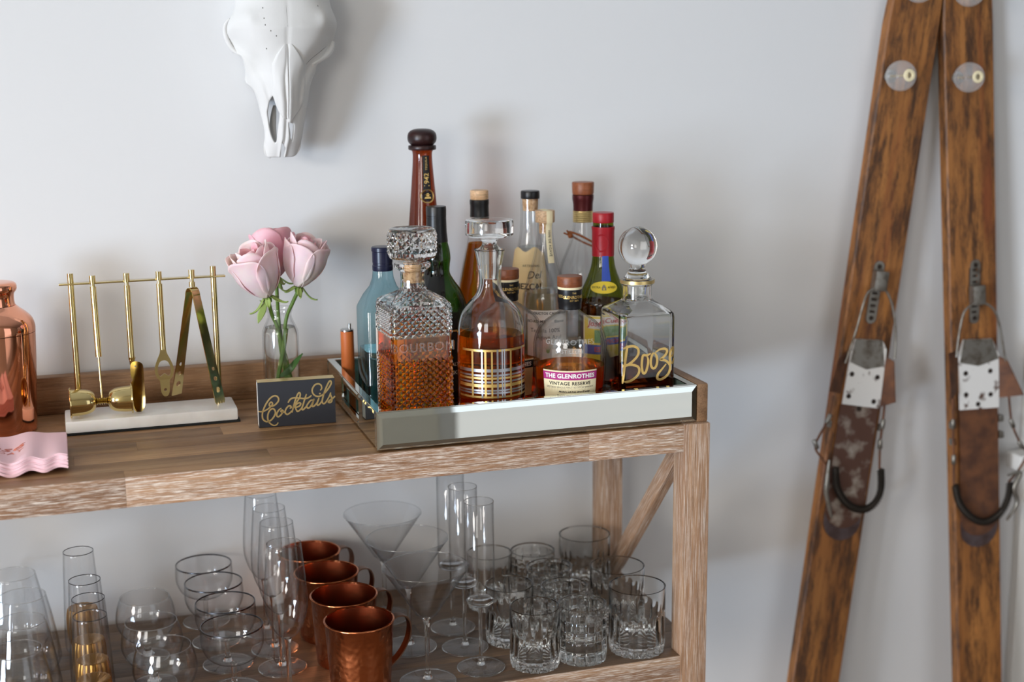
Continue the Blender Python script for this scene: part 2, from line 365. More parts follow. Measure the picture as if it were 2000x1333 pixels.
def struct(name, mb, mat, parent=None, smooth=0):
    o = obj(name, mb, mat, parent, smooth)
    if not parent: o['kind'] = 'structure'
    return o
def copy_tree(o, parent=None):
    c = o.copy(); C.objects.link(c); c.parent = parent
    for ch in list(o.children): copy_tree(ch, c)
    return c
def place(root, loc, label, rotz=None):
    r = copy_tree(root); r.location = loc; r['label'] = label
    if rotz is not None: r.rotation_euler = (0, 0, rotz)
    return r
def face_angle(x, y): return math.atan2(CAM.x - x, -(CAM.y - y))
def wrapf(R, th0, z0):
    return lambda x, y, d=0: ((R+d)*sin(th0 + x/R), -(R+d)*cos(th0 + x/R), z0 + y)
def planef(y0):
    return lambda x, y, d=0: (x, y0 - d, y)

# ------------------------------------------------------------------ the room
WY = 0.40                                   # back wall plane
XA, YB = -4.2, -3.6                         # left wall plane and the recess behind the camera's left
struct('floor', MB().box(XA, 4.5, YB, WY, -0.05, 0), 'floor_wood')
struct('ceiling', MB().box(XA-0.1, 4.6, YB-0.1, WY+0.1, 2.7, 2.75), 'ceiling_paint')
struct('wall_back', MB().box(XA-0.1, 4.6, WY, WY+0.1, -0.05, 2.7), 'wall_paint')
struct('wall_right', MB().box(4.5, 4.6, -2.4, WY, -0.05, 2.7), 'wall_paint')
wl = MB()                                   # left wall with a wide glazed opening y -3.55..-1.05, z 0.06..2.48
wl.box(XA-0.1, XA, YB-0.1, -3.55, -0.05, 2.7).box(XA-0.1, XA, -1.05, WY, -0.05, 2.7).box(XA-0.1, XA, -3.55, -1.05, -0.05, 0.06).box(XA-0.1, XA, -3.55, -1.05, 2.48, 2.7)
struct('wall_left', wl, 'wall_paint')
wf = MB()                                   # wall behind the camera, stepping back on the left, glazed door opening x 0.25..1.75
wf.box(-1.3, 0.25, -2.4, -2.3, -0.05, 2.7).box(1.75, 4.6, -2.4, -2.3, -0.05, 2.7).box(0.25, 1.75, -2.4, -2.3, -0.05, 0.06).box(0.25, 1.75, -2.4, -2.3, 2.24, 2.7).box(-1.3, -1.2, YB, -2.4, -0.05, 2.7).box(XA-0.1, -3.4, YB-0.1, YB, -0.05, 2.7).box(-2.0, -1.2, YB-0.1, YB, -0.05, 2.7).box(-3.4, -2.0, YB-0.1, YB, -0.05, 0.88).box(-3.4, -2.0, YB-0.1, YB, 2.32, 2.7)
struct('wall_front', wf, 'far_wall_paint')
f = MB().box(XA-0.06, XA, -3.55, -3.50, 0.06, 2.48).box(XA-0.06, XA, -1.10, -1.05, 0.06, 2.48).box(XA-0.06, XA, -3.50, -1.10, 0.06, 0.10).box(XA-0.06, XA, -3.50, -1.10, 2.43, 2.48).box(XA-0.05, XA-0.01, -2.315, -2.285, 0.10, 2.43)
wn = struct('window_1', f, 'white_trim')
for y0, y1 in ((-3.50, -2.315), (-2.285, -1.10)): obj('pane', MB().box(XA-0.034, XA-0.030, y0, y1, 0.10, 2.43), 'window_glass', wn, 0)
f = MB().box(0.25, 0.31, -2.38, -2.31, 0.06, 2.24).box(1.69, 1.75, -2.38, -2.31, 0.06, 2.24).box(0.31, 1.69, -2.38, -2.31, 0.06, 0.12).box(0.31, 1.69, -2.38, -2.31, 2.18, 2.24)
wn = struct('window_2', f, 'white_trim')
obj('pane', MB().box(0.31, 1.69, -2.338, -2.334, 0.12, 2.18), 'window_glass', wn, 0)
f = MB().box(-3.4, -3.34, YB-0.08, YB-0.01, 0.88, 2.32).box(-2.06, -2.0, YB-0.08, YB-0.01, 0.88, 2.32).box(-3.34, -2.06, YB-0.08, YB-0.01, 0.88, 0.93).box(-3.34, -2.06, YB-0.08, YB-0.01, 2.27, 2.32)
wn = struct('added_fill_window', f, 'white_trim')  # unseen window frame, added to go with the recess fill lamp
obj('pane', MB().box(-3.34, -2.06, YB-0.048, YB-0.044, 0.93, 2.27), 'window_glass', wn, 0)
struct('baseboard_back', MB().box(XA, 0.855, WY-0.014, WY, 0, 0.13), 'white_trim')
# casing and ledge beyond the skis
struct('trim_1', MB().box(0.858, 0.95, WY-0.02, WY, 0, 2.2, 0.002), 'white_trim')
struct('trim_2', MB().box(0.815, 0.99, WY-0.062, WY-0.02, 0.615, 0.645, 0.004), 'white_trim')

# ------------------------------------------------------------------ bar cart (table top z 0.86, lower shelf z 0.5213)
ZT, ZL, XL, DEP = 0.86, 0.5213, -1.16, 0.385
cart = thing('bar_cart', 'whitewashed oak bar cart holding the tray above and the glassware below', 'bar cart', (0, 0, 0))
def board(name, x0, x1, y0, y1, z0, z1, mat, parent, b=0.0008):
    cx, cy_, cz = (x0+x1)/2, (y0+y1)/2, (z0+z1)/2
    return obj(name, MB().box(x0-cx, x1-cx, y0-cy_, y1-cy_, z0-cz, z1-cz, b), mat, parent, 30, (cx, cy_, cz))
top = bpy.data.objects.new('tabletop', None); C.objects.link(top); top.parent = cart
g = 0.00008
for a, b in ((XL+0.04, -0.742), (-0.742, -0.139), (-0.139, -0.0002)):           # front edge boards
    board('plank', a+g, b-g, 0.0025, 0.032-g, ZT-0.038, ZT-0.0002, 'top_oak', top, 0.00015); board('edge_board', a+g, b-g, 0.0, 0.0024, ZT-0.0383, ZT-0.0002, 'washed_oak_X', top, 0.0003)
rows = [(0.032, 0.075, (-0.98, -0.56, -0.2)), (0.075, 0.122, (-0.80, -0.39)), (0.122, 0.165, (-1.0, -0.72, -0.3)), (0.165, 0.210, (-0.605, -0.15)), (0.210, 0.256, (-0.86, -0.42)), (0.256, 0.302, (-0.66, -0.25)), (0.302, 0.345, (-0.93, -0.52, -0.1)), (0.345, DEP, (-0.7, -0.3))]
for y0, y1, cuts in rows:
    xs = [XL] + list(cuts) + [0.0389 if y0 > 0.034 else -0.0002]
    if y0 == 0.032: xs[-1] = 0.0389
    for a, b in zip(xs, xs[1:]): board('plank', a+g, b-g, y0+g, y1-g, ZT-0.036, ZT-0.0002, 'top_oak', top, 0.00015)
board('back_rail', XL, 0.0389, 0.358, DEP-0.004, ZT, ZT+0.0545, 'rail_oak_X', cart, 0.002)
board('side_rail', 0.0215, 0.0386, 0.006, 0.3575, ZT, ZT+0.0545, 'rail_oak_Y', cart, 0.003)
board('side_rail', XL, XL+0.0165, 0.006, 0.3575, ZT, ZT+0.0545, 'rail_oak_Y', cart, 0.003)
for x0 in (0.0, XL):
    board('leg', x0, x0+0.0389, -0.001, 0.0335, 0.0, ZT - (0 if x0 == 0 else 0.04), 'washed_oak_Z', cart, 0.001)
    board('leg', x0, x0+0.0389, 0.318, 0.352, 0.0, ZT-0.0365, 'washed_oak_Z', cart, 0.001)
    # crossed end braces between the legs
    for sgn, dx in ((1, 0.007), (-1, 0.021)):
        z0, z1 = (ZL+0.002, ZT-0.0385)
        y0, y1 = (0.036, 0.315) if sgn < 0 else (0.315, 0.036)
        if sgn < 0 and x0 == 0: continue
        d = Vector((0, y1-y0, z1-z0)); ln = d.length; ang = math.atan2(d.y, d.z)
        o = obj('brace', MB().box(-0.008, 0.008, -0.0125, 0.0125, -ln/2+0.014, ln/2-0.014, 0.001), 'washed_oak_Z', cart, 30, (x0+dx+0.008, (y0+y1)/2, (z0+z1)/2), (-ang, 0, 0))
shelf = bpy.data.objects.new('lower_shelf', None); C.objects.link(shelf); shelf.parent = cart
for a, b in ((XL+0.04, -0.62), (-0.62, -0.0004)):
    board('plank', a+g, b-g, 0.0035, 0.033-g, ZL-0.038, ZL-0.0002, 'shelf_oak', shelf, 0.00015); board('edge_board', a+g, b-g, 0.001, 0.0034, ZL-0.0383, ZL-0.0002, 'washed_oak_X', shelf, 0.0003)
for y0, y1, cuts in [(0.0335, 0.085, (-0.7, -0.28)), (0.085, 0.135, (-0.9, -0.45)), (0.135, 0.185, (-0.6, -0.12)), (0.185, 0.235, (-0.85, -0.33)), (0.235, 0.285, (-0.5,)), (0.285, 0.317, (-0.75, -0.2)), (0.3525, DEP, (-0.4,))]:
    xs = [XL] + list(cuts) + [0.0385]
    for a, b in zip(xs, xs[1:]): board('plank', a+g, b-g, y0+g, y1-g, ZL-0.036, ZL-0.0002, 'shelf_oak', shelf, 0.00015)
for a, b in ((XL+0.04, -0.55), (-0.55, -0.0004)): board('plank', a+g, b-g, 0.317+g, 0.3525-g, ZL-0.036, ZL-0.0002, 'shelf_oak', shelf, 0.00015)

# ------------------------------------------------------------------ mirrored tray
TX0, TX1, TY0, TY1, TB, TTOP = -0.428, 0.0200, 0.003, 0.350, 0.8625, 0.9125
tray = thing('mirrored_tray', 'rectangular mirror tray with cut-out handles carrying the bottles', 'tray', (0, 0, ZT))
TF = 0.872
def tp(name, mb, mat): return obj(name, mb.map(lambda x, y, z: (x, y, z-ZT)), mat, tray, 0)
tp('base', MB().box(TX0+0.0095, TX1-0.0095, TY0+0.0095, TY1-0.0095, TB+0.001, TF), 'mirror')
def bevelled(p, fn, bv=0.0075, dp=0.0022):
    """mirror face with bevelled border; p=(a0,a1,b0,b1), fn(a,b,depth out)"""
    a0, a1, b0, b1 = p
    o = [fn(a0, b0, -dp), fn(a1, b0, -dp), fn(a1, b1, -dp), fn(a0, b1, -dp)]
    i = [fn(a0+bv, b0+bv, 0), fn(a1-bv, b0+bv, 0), fn(a1-bv, b1-bv, 0), fn(a0+bv, b1-bv, 0)]
    k = [fn(a0, b0, -0.006), fn(a1, b0, -0.006), fn(a1, b1, -0.006), fn(a0, b1, -0.006)]
    return MB().add(o+i+k, [(4,5,6,7), (0,1,5,4), (1,2,6,5), (2,3,7,6), (3,0,4,7), (8,9,1,0), (9,10,2,1), (10,11,3,2), (11,8,0,3), (11,10,9,8)])
tp('front_panel', bevelled((TX0, TX1, TB, TTOP), lambda a, b, d: (a, TY0-d, b)), 'mirror')
tp('back_panel', bevelled((TX0, TX1, TB, TTOP), lambda a, b, d: (a, TY1+d, b)), 'mirror')
for side, xs, s in (('left', TX0, -1), ('right', TX1, 1)):
    fn = lambda a, b, d, xs=xs, s=s: (xs + s*d, a, b)
    tp('side_panel', bevelled((TY0+0.0065, 0.122, TB, TTOP), fn, 0.004), 'mirror')
    tp('side_panel', bevelled((0.232, TY1-0.0065, TB, TTOP), fn, 0.004), 'mirror')
    tp('side_panel', bevelled((0.1225, 0.2315, TB, 0.874), fn, 0.004), 'mirror')
    tp('side_panel', bevelled((0.1225, 0.2315, 0.900, TTOP), fn, 0.004), 'mirror')
tp('rim', MB().box(TX0+0.0002, TX1-0.0002, TY0+0.0003, TY0+0.010, TTOP, TTOP+0.0016, 0.0004), 'mirror')
tp('rim', MB().box(TX0+0.0002, TX1-0.0002, TY1-0.010, TY1-0.0003, TTOP, TTOP+0.0016, 0.0004), 'mirror')
tp('rim', MB().box(TX0+0.0002, TX0+0.010, TY0+0.0101, TY1-0.0101, TTOP, TTOP+0.0016, 0.0004), 'mirror')
tp('rim', MB().box(TX1-0.010, TX1-0.0002, TY0+0.0101, TY1-0.0101, TTOP, TTOP+0.0016, 0.0004), 'mirror')
for b_ in ((TX0+0.0066, TX1-0.0066, TY0+0.0066, TY0+0.0095), (TX0+0.0066, TX1-0.0066, TY1-0.0095, TY1-0.0066), (TX1-0.0095, TX1-0.0066, TY0+0.0096, 0.122), (TX1-0.0095, TX1-0.0066, 0.232, TY1-0.0096), (TX0+0.0066, TX0+0.0095, TY0+0.0096, 0.122), (TX0+0.0066, TX0+0.0095, 0.232, TY1-0.0096)):
    tp('inner_lining', MB().box(*b_, TB, TTOP-0.0001), 'mirror_edge')
for fx in (TX0+0.03, TX1-0.03):
    for fy in (TY0+0.02, TY1-0.03): tp('foot', MB().lathe([(0, ZT), (0.012, ZT), (0.012, TB+0.001), (0, TB+0.001)], 20).map(lambda x, y, z: (x+fx, y+fy, z)), 'black_felt')

# ------------------------------------------------------------------ bar tool stand with hanging tools
st = thing('bar_tool_stand', 'brass bar tool rack with two posts on a white marble base', 'tool rack', (-0.6925, 0.2646, ZT))
sx, sy = -0.6925, 0.2646
def sp(name, mb, mat, sm=35): return obj(name, mb.map(lambda x, y, z: (x-sx, y-sy, z-ZT)), mat, st, sm)
sp('marble_base', MB().box(-0.808, -0.577, 0.2277, 0.3015, 0.8625, 0.8795, 0.003), 'marble')
sp('felt_pad', MB().box(-0.8065, -0.5745, 0.226, 0.301, 0.860, 0.8625), 'black_felt')
def rod(x, y, z0, z1, r, seg=20, x1=None, y1=None):
    x1 = x if x1 is None else x1; y1 = y if y1 is None else y1
    m = MB().lathe([(0, 0), (r*0.85, 0), (r, r*0.15), (r, 1-0.0006), (r*0.8, 1), (0, 1)], seg)
    return m.map(lambda a, b, t: (x+(x1-x)*t+a, y+(y1-y)*t+b, z0+(z1-z0)*t))
for px in (-0.788, -0.5972):
    sp('post', rod(px, 0.272, 0.8795, 1.075, 0.0041), 'brass')
    sp('collar', rod(px, 0.272, 0.8795, 0.885, 0.0056), 'brass')
sp('crossbar', MB().box(-0.8035, -0.581, 0.2665, 0.279, 1.0595, 1.0618, 0.0005), 'brass')

tool_group = 'brass bar tools hanging from the rack'
# jigger
t = thing('jigger', 'brass double jigger hanging sideways from a slim rod handle', 'jigger', (-0.758, 0.2415, 0.902), 0, tool_group)
def cup(x0, x1, rim, neck):
    ln = abs(x1-x0); s = 1 if x1 > x0 else -1
    prof = crp([(neck, 0.0), (rim*0.62, 0.0025), (rim*0.86, 0.009), (rim*0.96, 0.019), (rim, ln-0.003)], 5) + [(rim, ln-0.0026), (rim*1.13, ln-0.0022), (rim*1.15, ln-0.0008), (rim*1.10, ln), (rim*0.97, ln), (rim*0.94, 0.019), (rim*0.8, 0.009), (0, 0.004)]
    return MB().lathe(prof, 40).map(lambda a, b, z: (x0 + s*z, a, b))
obj('cup', cup(-0.0075, -0.0425, 0.0185, 0.004), 'brass', t); obj('cup', cup(0.0075, 0.0405, 0.0180, 0.004), 'brass', t)
bd = MB()
for k in range(5):
    bd.lathe([(0.003, -0.0015), (0.0058, 0), (0.003, 0.0015)], 20).v
    bd.v[-60:] = [(z + (k-2)*0.0031, a, b) for a, b, z in bd.v[-60:]]
obj('bead', bd, 'brass', t)
def yl(z): return 0.0205*(z)/(0.168)
obj('thin_rod', MB().tube([(0, 0, 0.004), (-0.0005, yl(0.062), 0.062)], 0.0016, 12), 'brass', t)
obj('handle', MB().tube([(-0.0005, yl(0.06), 0.060), (-0.0015, 0.0198, 0.155)], 0.0042, 18).tube([(-0.0015, 0.0198, 0.155), (-0.0015, 0.02, 0.160)], 0.0028, 14).tube([(-0.0015, 0.02, 0.160), (-0.0016, 0.0205, 0.170)], 0.0042, 18), 'brass', t)
def handle(tool, z0, zt):
    h = MB().tube([(0, 0, z0), (0, 0, zt-0.017)], 0.0042, 18).tube([(0, 0, zt-0.017), (0, 0, zt-0.012)], 0.0028, 14).tube([(0, 0, zt-0.012), (0, 0, zt)], 0.0042, 18)
    return obj('handle', h, 'brass', tool)
# bar knife: handle then a cupped blade
t = thing('bar_knife', 'brass bar knife with a broad curved blade beside the jigger', 'bar knife', (-0.7149, 0.2618, 0.90), 0, tool_group)
handle(t, 0.052, 0.173)
bo_ = cr([(0.0032, 0.052), (0.0100, 0.0485), (0.0118, 0.040), (0.0122, 0.010), (0.0110, -0.012), (0.0050, -0.0205), (-0.0030, -0.0195), (-0.0058, -0.012), (-0.0060, 0.012), (-0.0066, 0.020), (-0.0040, 0.0245), (-0.0062, 0.030), (-0.0064, 0.045), (-0.0032, 0.051)], 4, True)
bl = MB().plate(bo_, [circle(0.0005, 0.0445, 0.0012, 10)], 0.0011, lambda x, y, z: (x*0.94 + 0.0035, -0.002 - z - 0.22*x - 6*(y-0.01)**2, y))
obj('blade', bl, 'brass', t, 50)
obj('ferrule', MB().tube([(0, 0, 0.045), (0.001, -0.001, 0.056)], [0.0028, 0.0046], 14), 'brass', t)
# bottle opener
t = thing('bottle_opener', 'brass bottle opener with an open ring hanging beside the tongs', 'bottle opener', (-0.6719, 0.2618, 0.90), 0, tool_group)
handle(t, 0.064, 0.173)
half = [(0.0036, 0.066), (0.0050, 0.058), (0.0085, 0.050), (0.0122, 0.040), (0.0128, 0.032), (0.0105, 0.024), (0.0068, 0.019), (0.0062, 0.010), (0.0055, 0.003), (0.0030, -0.002), (0.0, -0.003)]
outl = cr(half + [(-x, z) for x, z in half[-2::-1]], 4)
hole = cr([(0, 0.048), (0.0052, 0.046), (0.0085, 0.038), (0.0084, 0.030), (0.0058, 0.0255), (0.0030, 0.0275), (0, 0.0292), (-0.0030, 0.0275), (-0.0058, 0.0255), (-0.0084, 0.030), (-0.0085, 0.038), (-0.0052, 0.046)], 4, True)
obj('opener_head', MB().plate(outl, [hole, circle(0, 0.0065, 0.0021, 14)], 0.0022, lambda x, y, z: (x, 0.0011-z - 0.06*max(0, 0.02-y)*(1), y)), 'brass', t)
# tongs
t = thing('ice_tongs', 'brass ice tongs with perforated arms and a toothed tip', 'tongs', (-0.6276, 0.2618, 0.90), math.radians(-50), tool_group)
h = MB().tube([(0, 0, 0.149), (0, 0, 0.156)], 0.0042, 18).tube([(0, 0, 0.156), (0, 0, 0.161)], 0.0028, 14).tube([(0, 0, 0.161), (0, 0, 0.173)], 0.0042, 18)
obj('hanging_knob', h, 'brass', t)
AW = 0.0078
def arm(sx_, x1, z1, teeth):
    ln = 0.150; out = [(-AW*0.9, 0), (AW*0.9, 0), (AW*1.05, 0.10), (AW*1.2, ln-0.004)]
    if teeth: out += [(AW*1.2 - k*AW*0.3, ln + (0.004 if k % 2 else 0.0)) for k in range(9)]
    else: out += [(AW*1.2, ln+0.001), (-AW*1.2, ln+0.001)]
    out += [(-AW*1.2, ln-0.004), (-AW*1.05, 0.10)]
    holes = [circle(0, ln-0.046, 0.0026, 14), circle(0, ln-0.032, 0.0032, 14), circle(0, ln-0.016, 0.0040, 16)]
    a = Vector((sx_, 0, 0.137)); b = Vector((x1, 0, z1)); d = (b-a).normalized()
    nrm = Vector((d.z, 0, -d.x)) * (1 if sx_ < 0 else -1)
    return MB().plate(out, holes, 0.0012, lambda x, y, z: tuple(a + d*y + Vector((0, 1, 0))*x + nrm*z))
obj('arm', arm(-0.0062, -0.042, -0.012, False), 'brass', t); obj('arm', arm(0.0062, 0.042, -0.012, True), 'brass', t)
obj('spring_bend', MB().slab(lambda u, v, d: ((0.0062+0.0012*d)*-cos(PI*v), (u-0.5)*2*AW*0.9, 0.1365 + (0.0105+0.0012*d)*sin(PI*v)), 2, 20), 'brass', t, 60)

# ------------------------------------------------------------------ copper shaker
t = thing('cocktail_shaker', 'polished copper cocktail shaker standing behind the pink napkins', 'cocktail shaker', (-0.8878, 0.285, ZT))
obj('body', MB().lathe([(0, 0), (0.040, 0), (0.0425, 0.002)] + crp([(0.0432, 0.006), (0.0455, 0.05), (0.0485, 0.10), (0.0500, 0.138)], 8) + [(0, 0.138)], 64), 'copper', t, 25)
obj('strainer_top', MB().lathe([(0, 0.1386), (0.0502, 0.1386)] + crp([(0.0503, 0.140), (0.0500, 0.147), (0.0470, 0.156), (0.0400, 0.164), (0.0320, 0.1705), (0.0272, 0.175)], 6) + [(0, 0.175)], 64), 'copper', t, 40)
obj('cap', MB().lathe([(0, 0.1755)] + crp([(0.0268, 0.1755), (0.0258, 0.181), (0.0262, 0.190), (0.0295, 0.1955), (0.0303, 0.1995), (0.0288, 0.2045), (0.022, 0.207), (0, 0.2078)], 6), 64), 'copper', t, 40)

# ------------------------------------------------------------------ napkins
NN, NT = 12, 0.0015
def wave(u, v): # u along x 0..1 , v along y (0 front)
    return 0.0032*sin(u*19.0 + 2.2) * (0.25 + 0.75*(1-v)) * (0.35 + 0.65*min(1, (1-u)*4)) + 0.0020*sin(u*9 + v*2)
for k in range(NN):
    sh = 0.0006*sin(k*2.3); sy_ = 0.0008*cos(k*1.7); top_ = k == NN-1
    def nf(u, v, d, k=k, sh=sh, sy_=sy_):
        x = -0.807 - 0.125 + 0.125*u + sh; y = 0.0415 + 0.122*v + sy_ + 0.0016*sin(u*30)*(1-v)
        return (x, y, ZT + 0.0062*(k/NN + 0.02) * 0 + (k + 0.98*d)*NT + (wave(u, v) + 0.0055))
    lab = 'pink scalloped cocktail napkin with a rosy handwritten print, topmost of the stack' if top_ else 'plain pink cocktail napkin in the stack under the printed one'
    nb = MB().slab(nf, 40, 8)
    if k == 0: nb.map(lambda x, y, z: (x, y, z))
    o = obj('cocktail_napkin', nb, 'pink_paper', None, 40); tag(o, lab, 'napkin', 'pink cocktail napkins')
    if top_:
        def tf(x, y, d): # text plane
            u = (x + 0.932)/0.125; v = (y - 0.0415)/0.122
            p = nf(min(max(u, 0), 1), min(max(v, 0), 1), 1.0); return (x, y, p[2] + 0.0002 + d)
        obj('lettering', MB().text('Rosé', 0.030, lambda x, y, z: tf(-0.8915+x, 0.104+y*0.9, z), 0.0001, 0.0002, 1.05, shear=0.35).text('ALL DAY', 0.0135, lambda x, y, z: tf(-0.8915+x, 0.086+y, z), 0.0001, 0.0, 1.25, shear=0.15), 'rose_gold_print', o, 0)

# ------------------------------------------------------------------ cocktails box
bw, bh, bd_ = 0.1057, 0.0640, 0.0190
t = thing('matchbox', 'charcoal box with gold Cocktails script in front of the rose vase', 'box', (-0.5014, 0.1778+bd_/2, ZT), math.radians(-3.0))
hw = bw/2
sl = MB()                                             # wrap-around sleeve, open at the two ends
o_ = rrect(bd_/2, bh/2, 0.0012, 3); i_ = rrect(bd_/2-0.0009, bh/2-0.0009, 0.0006, 3); n_ = len(o_)
vs_ = [(sx_*hw, y, z+bh/2) for sx_ in (-1, 1) for ring in (o_, i_) for y, z in ring]
fs = []
for k in range(n_):
    j = (k+1) % n_; fs += [(k, j, 2*n_+j, 2*n_+k), (n_+k, 3*n_+k, 3*n_+j, n_+j), (k, n_+k, n_+j, j), (2*n_+k, 2*n_+j, 3*n_+j, 3*n_+k)]
obj('sleeve', sl.add(vs_, fs), 'charcoal_card', t, 40)
obj('tray_insert', MB().box(-hw+0.0002, hw-0.0002, -bd_/2+0.0011, bd_/2-0.0011, 0.0011, bh-0.0011), 'white_card', t, 0)
obj('gold_top', MB().box(-hw, hw, -bd_/2+0.0006, bd_/2-0.0004, bh, bh+0.0003), 'gold_foil', t, 0)
CK = [[(135,860),(190,868),(270,850),(370,790),(440,720),(450,680),(420,655),(385,690),(385,735),(430,745),(500,720),(570,650),(590,590),(560,530),(490,515),(400,570),(310,690),(245,830),(222,940),(235,1030),(290,1080),(340,1085),(420,1050),(490,960),(515,880),(490,815),(440,800),(380,850),(345,940),(345,1040),(390,1120),(470,1170),(540,1155),(575,1105)],
 [(650,785),(590,830),(545,910),(550,965),(590,975),(650,920),(685,850),(660,830),(640,855),(680,880),(740,860)],
 [(835,790),(870,770),(850,735),(800,745),(745,820),(735,890),(780,925),(840,890),(885,840)],
 [(885,885),(920,760),(960,620),(1010,490),(1050,440),(1075,470),(1060,550),(1000,640),(940,740),(915,790)],
 [(940,770),(1000,690),(1060,665),(1085,690),(1050,740),(970,775),(990,830),(1010,855),(1060,830),(1110,770)],
 [(1215,470),(1180,570),(1140,700),(1110,790),(1130,820),(1180,780),(1230,720)],
 [(800,665),(850,590),(930,555),(1050,560),(1180,570),(1270,545),(1330,495)],
 [(1365,600),(1310,610),(1250,680),(1220,740),(1250,785),(1310,740),(1370,630),(1390,570),(1360,660),(1340,730),(1370,745),(1430,690),(1470,630)],
 [(1500,550),(1470,630),(1450,690),(1480,715),(1540,660),(1580,590)],
 [(1525,385),(1560,340),(1545,270),(1480,240),(1400,270),(1345,370),(1365,460),(1440,515),(1530,510),(1620,450),(1720,330),(1775,230),(1770,180),(1740,175),(1690,260),(1630,400),(1590,530),(1570,630),(1600,680),(1650,650),(1720,540),(1765,430)],
 [(1765,430),(1760,480),(1790,560),(1785,630),(1740,655),(1710,640),(1750,600),(1810,560),(1865,510)]]
def face2d(q):   # lettering layout units -> metres on the face
    x, y = q[0]-115, q[1]-235; det = 1735*1000 + 130*35
    s_ = (x*1000 - y*35)/det; t_ = (1735*y + 130*x)/det
    return ((s_-0.5)*bw, (1-t_)*bh)
lt = MB()
for k, s_ in enumerate(CK): lt.stroke(cr([face2d(q) for q in s_], 5), 0.0022, lambda x, y, d: (x, -bd_/2 - 0.00005 - d - (0.00006 if d else 0), y), 0.00012 + 0.00003*k, 0.7)
dx_, dz_ = face2d((1520, 458)); lt.lathe([(0, 0), (0.0013, 0), (0.0013, 0.0003), (0, 0.0003)], 14); lt.v[-30:] = [(x+dx_, -bd_/2-z, y+dz_) for x, y, z in lt.v[-30:]]
obj('lettering', lt, 'gold_foil', t, 0)

# ------------------------------------------------------------------ decanters and bottles in the tray (tray floor z TF)
def shell(prof_out, t, floor, mouth=None):
    """closed glass wall from an outer profile (bottom to mouth); wall t, inside floor height"""
    inner = [(max(r - t, 0.002), z) for r, z in reversed(prof_out) if z > floor + 0.002 and r > t + 0.001]
    return list(prof_out) + inner + [(inner[-1][0]*0.97, floor + 0.0006), (inner[-1][0]*0.88, floor), (0, floor)]
def inner_prof(prof_out, t, z0, z1, eps=0.0004):
    """liquid filling the inside between z0 and z1"""
    pts = [(r - t + eps, z) for r, z in prof_out if r > t + 0.001]
    def rad(z):
        for (ra, za), (rb, zb) in zip(pts, pts[1:]):
            if za <= z <= zb and zb > za: return ra + (rb-ra)*(z-za)/(zb-za)
        return pts[-1][0]
    rs = [z0 + (z1-z0)*k/14 for k in range(15)]
    return [(0, z0)] + [(rad(max(z, pts[0][1]))*(0.9 if k == 0 else 1), z) for k, z in enumerate(rs)] + [(0, z1)]
def ringband(r0, r1, z0, z1, seg=48): return MB().lathe([(r0, z0), (r1, z0), (r1, z1), (r0, z1), (r0, z0)], seg)
def patch(R, th0, zc, wd, h, th=0.00025, n=20, Rz=None):
    """paper label bent round a bottle; Rz(z) lets the radius follow the bottle"""
    def fn(u, v, d):
        z = zc + (v-0.5)*h; r = (Rz(z) if Rz else R) + th*d + 0.0002; a = th0 + (u-0.5)*wd/R
        return (r*sin(a), -r*cos(a), z)
    return MB().slab(fn, n, 8 if Rz else 2)
def diamonds(mb, S_, nu, v0, v1, nv, amp, flat=lambda u, v: False):
    """cut-glass pyramids over a closed band: S_(u, v, out) with u in 0..1 around; rows of lozenges"""
    dv = (v1-v0)/nv
    node = {}
    def nd(i, j):
        key = (i % (2*nu), j)
        if key not in node:
            node[key] = len(mb.v); mb.v.append(S_(key[0]/(2*nu), v0 + dv*j/2, 0.0))
        return node[key]
    for j in range(0, 2*nv+1):
        for i in range(2*nu):
            if (i + j) % 2: continue
            # lozenge centred at (i, j)
            l, r, t_, b = (i-1, j), (i+1, j), (i, j+1), (i, j-1)
            u, v = i/(2*nu), v0 + dv*j/2
            a = 0.0 if flat(u, v) else amp
            if j == 0:
                mb.f.append((nd(*l), nd(*r), nd(*t_)))
            elif j == 2*nv:
                mb.f.append((nd(*l), nd(*b), nd(*r)))
            else:
                c = len(mb.v); mb.v.append(S_(u, v, a))
                L_, R_, T_, B_ = nd(*l), nd(*r), nd(*t_), nd(*b)
                mb.f += [(c, L_, B_), (c, B_, R_), (c, R_, T_), (c, T_, L_)]
    return mb

# --- square cut-glass bourbon decanter
sq = thing('square_decanter', 'square diamond-cut glass decanter two thirds full of amber bourbon', 'decanter', (-0.3586, 0.075, TF), math.radians(2))
HW, RC = 0.0410, 0.006
per = rrect(HW, HW, RC, 6)
lens = [0.0]
for a, b in zip(per, per[1:]+per[:1]): lens.append(lens[-1] + math.hypot(b[0]-a[0], b[1]-a[1]))
def persq(u):
    s_ = (u % 1.0)*lens[-1]
    for k in range(len(per)):
        if lens[k] <= s_ <= lens[k+1]:
            a, b = Vector(per[k]), Vector(per[(k+1) % len(per)]); d = (b-a)
            if d.length < 1e-9: continue
            q = a + d*((s_-lens[k])/d.length); n_ = Vector((d.y, -d.x)).normalized(); return q, n_
    return Vector(per[0]), Vector((0, -1))
def Ssq(u, v, out):
    q, n_ = persq(u); e = 1.0
    q = q + n_*(out*1.0); return (q.x*e, q.y*e, v)
body = diamonds(MB(), Ssq, 32, 0.006, 0.1695, 18, 0.0022, lambda u, v: 0.1000 < v < 0.1300)
nper = len(per)
secs = [(HW, HW, RC, 0.006), (HW-0.002, HW-0.002, RC, 0.001), (HW-0.005, HW-0.005, RC, 0.0)]
body.loft(secs, 6, cap0=False, cap1=True)
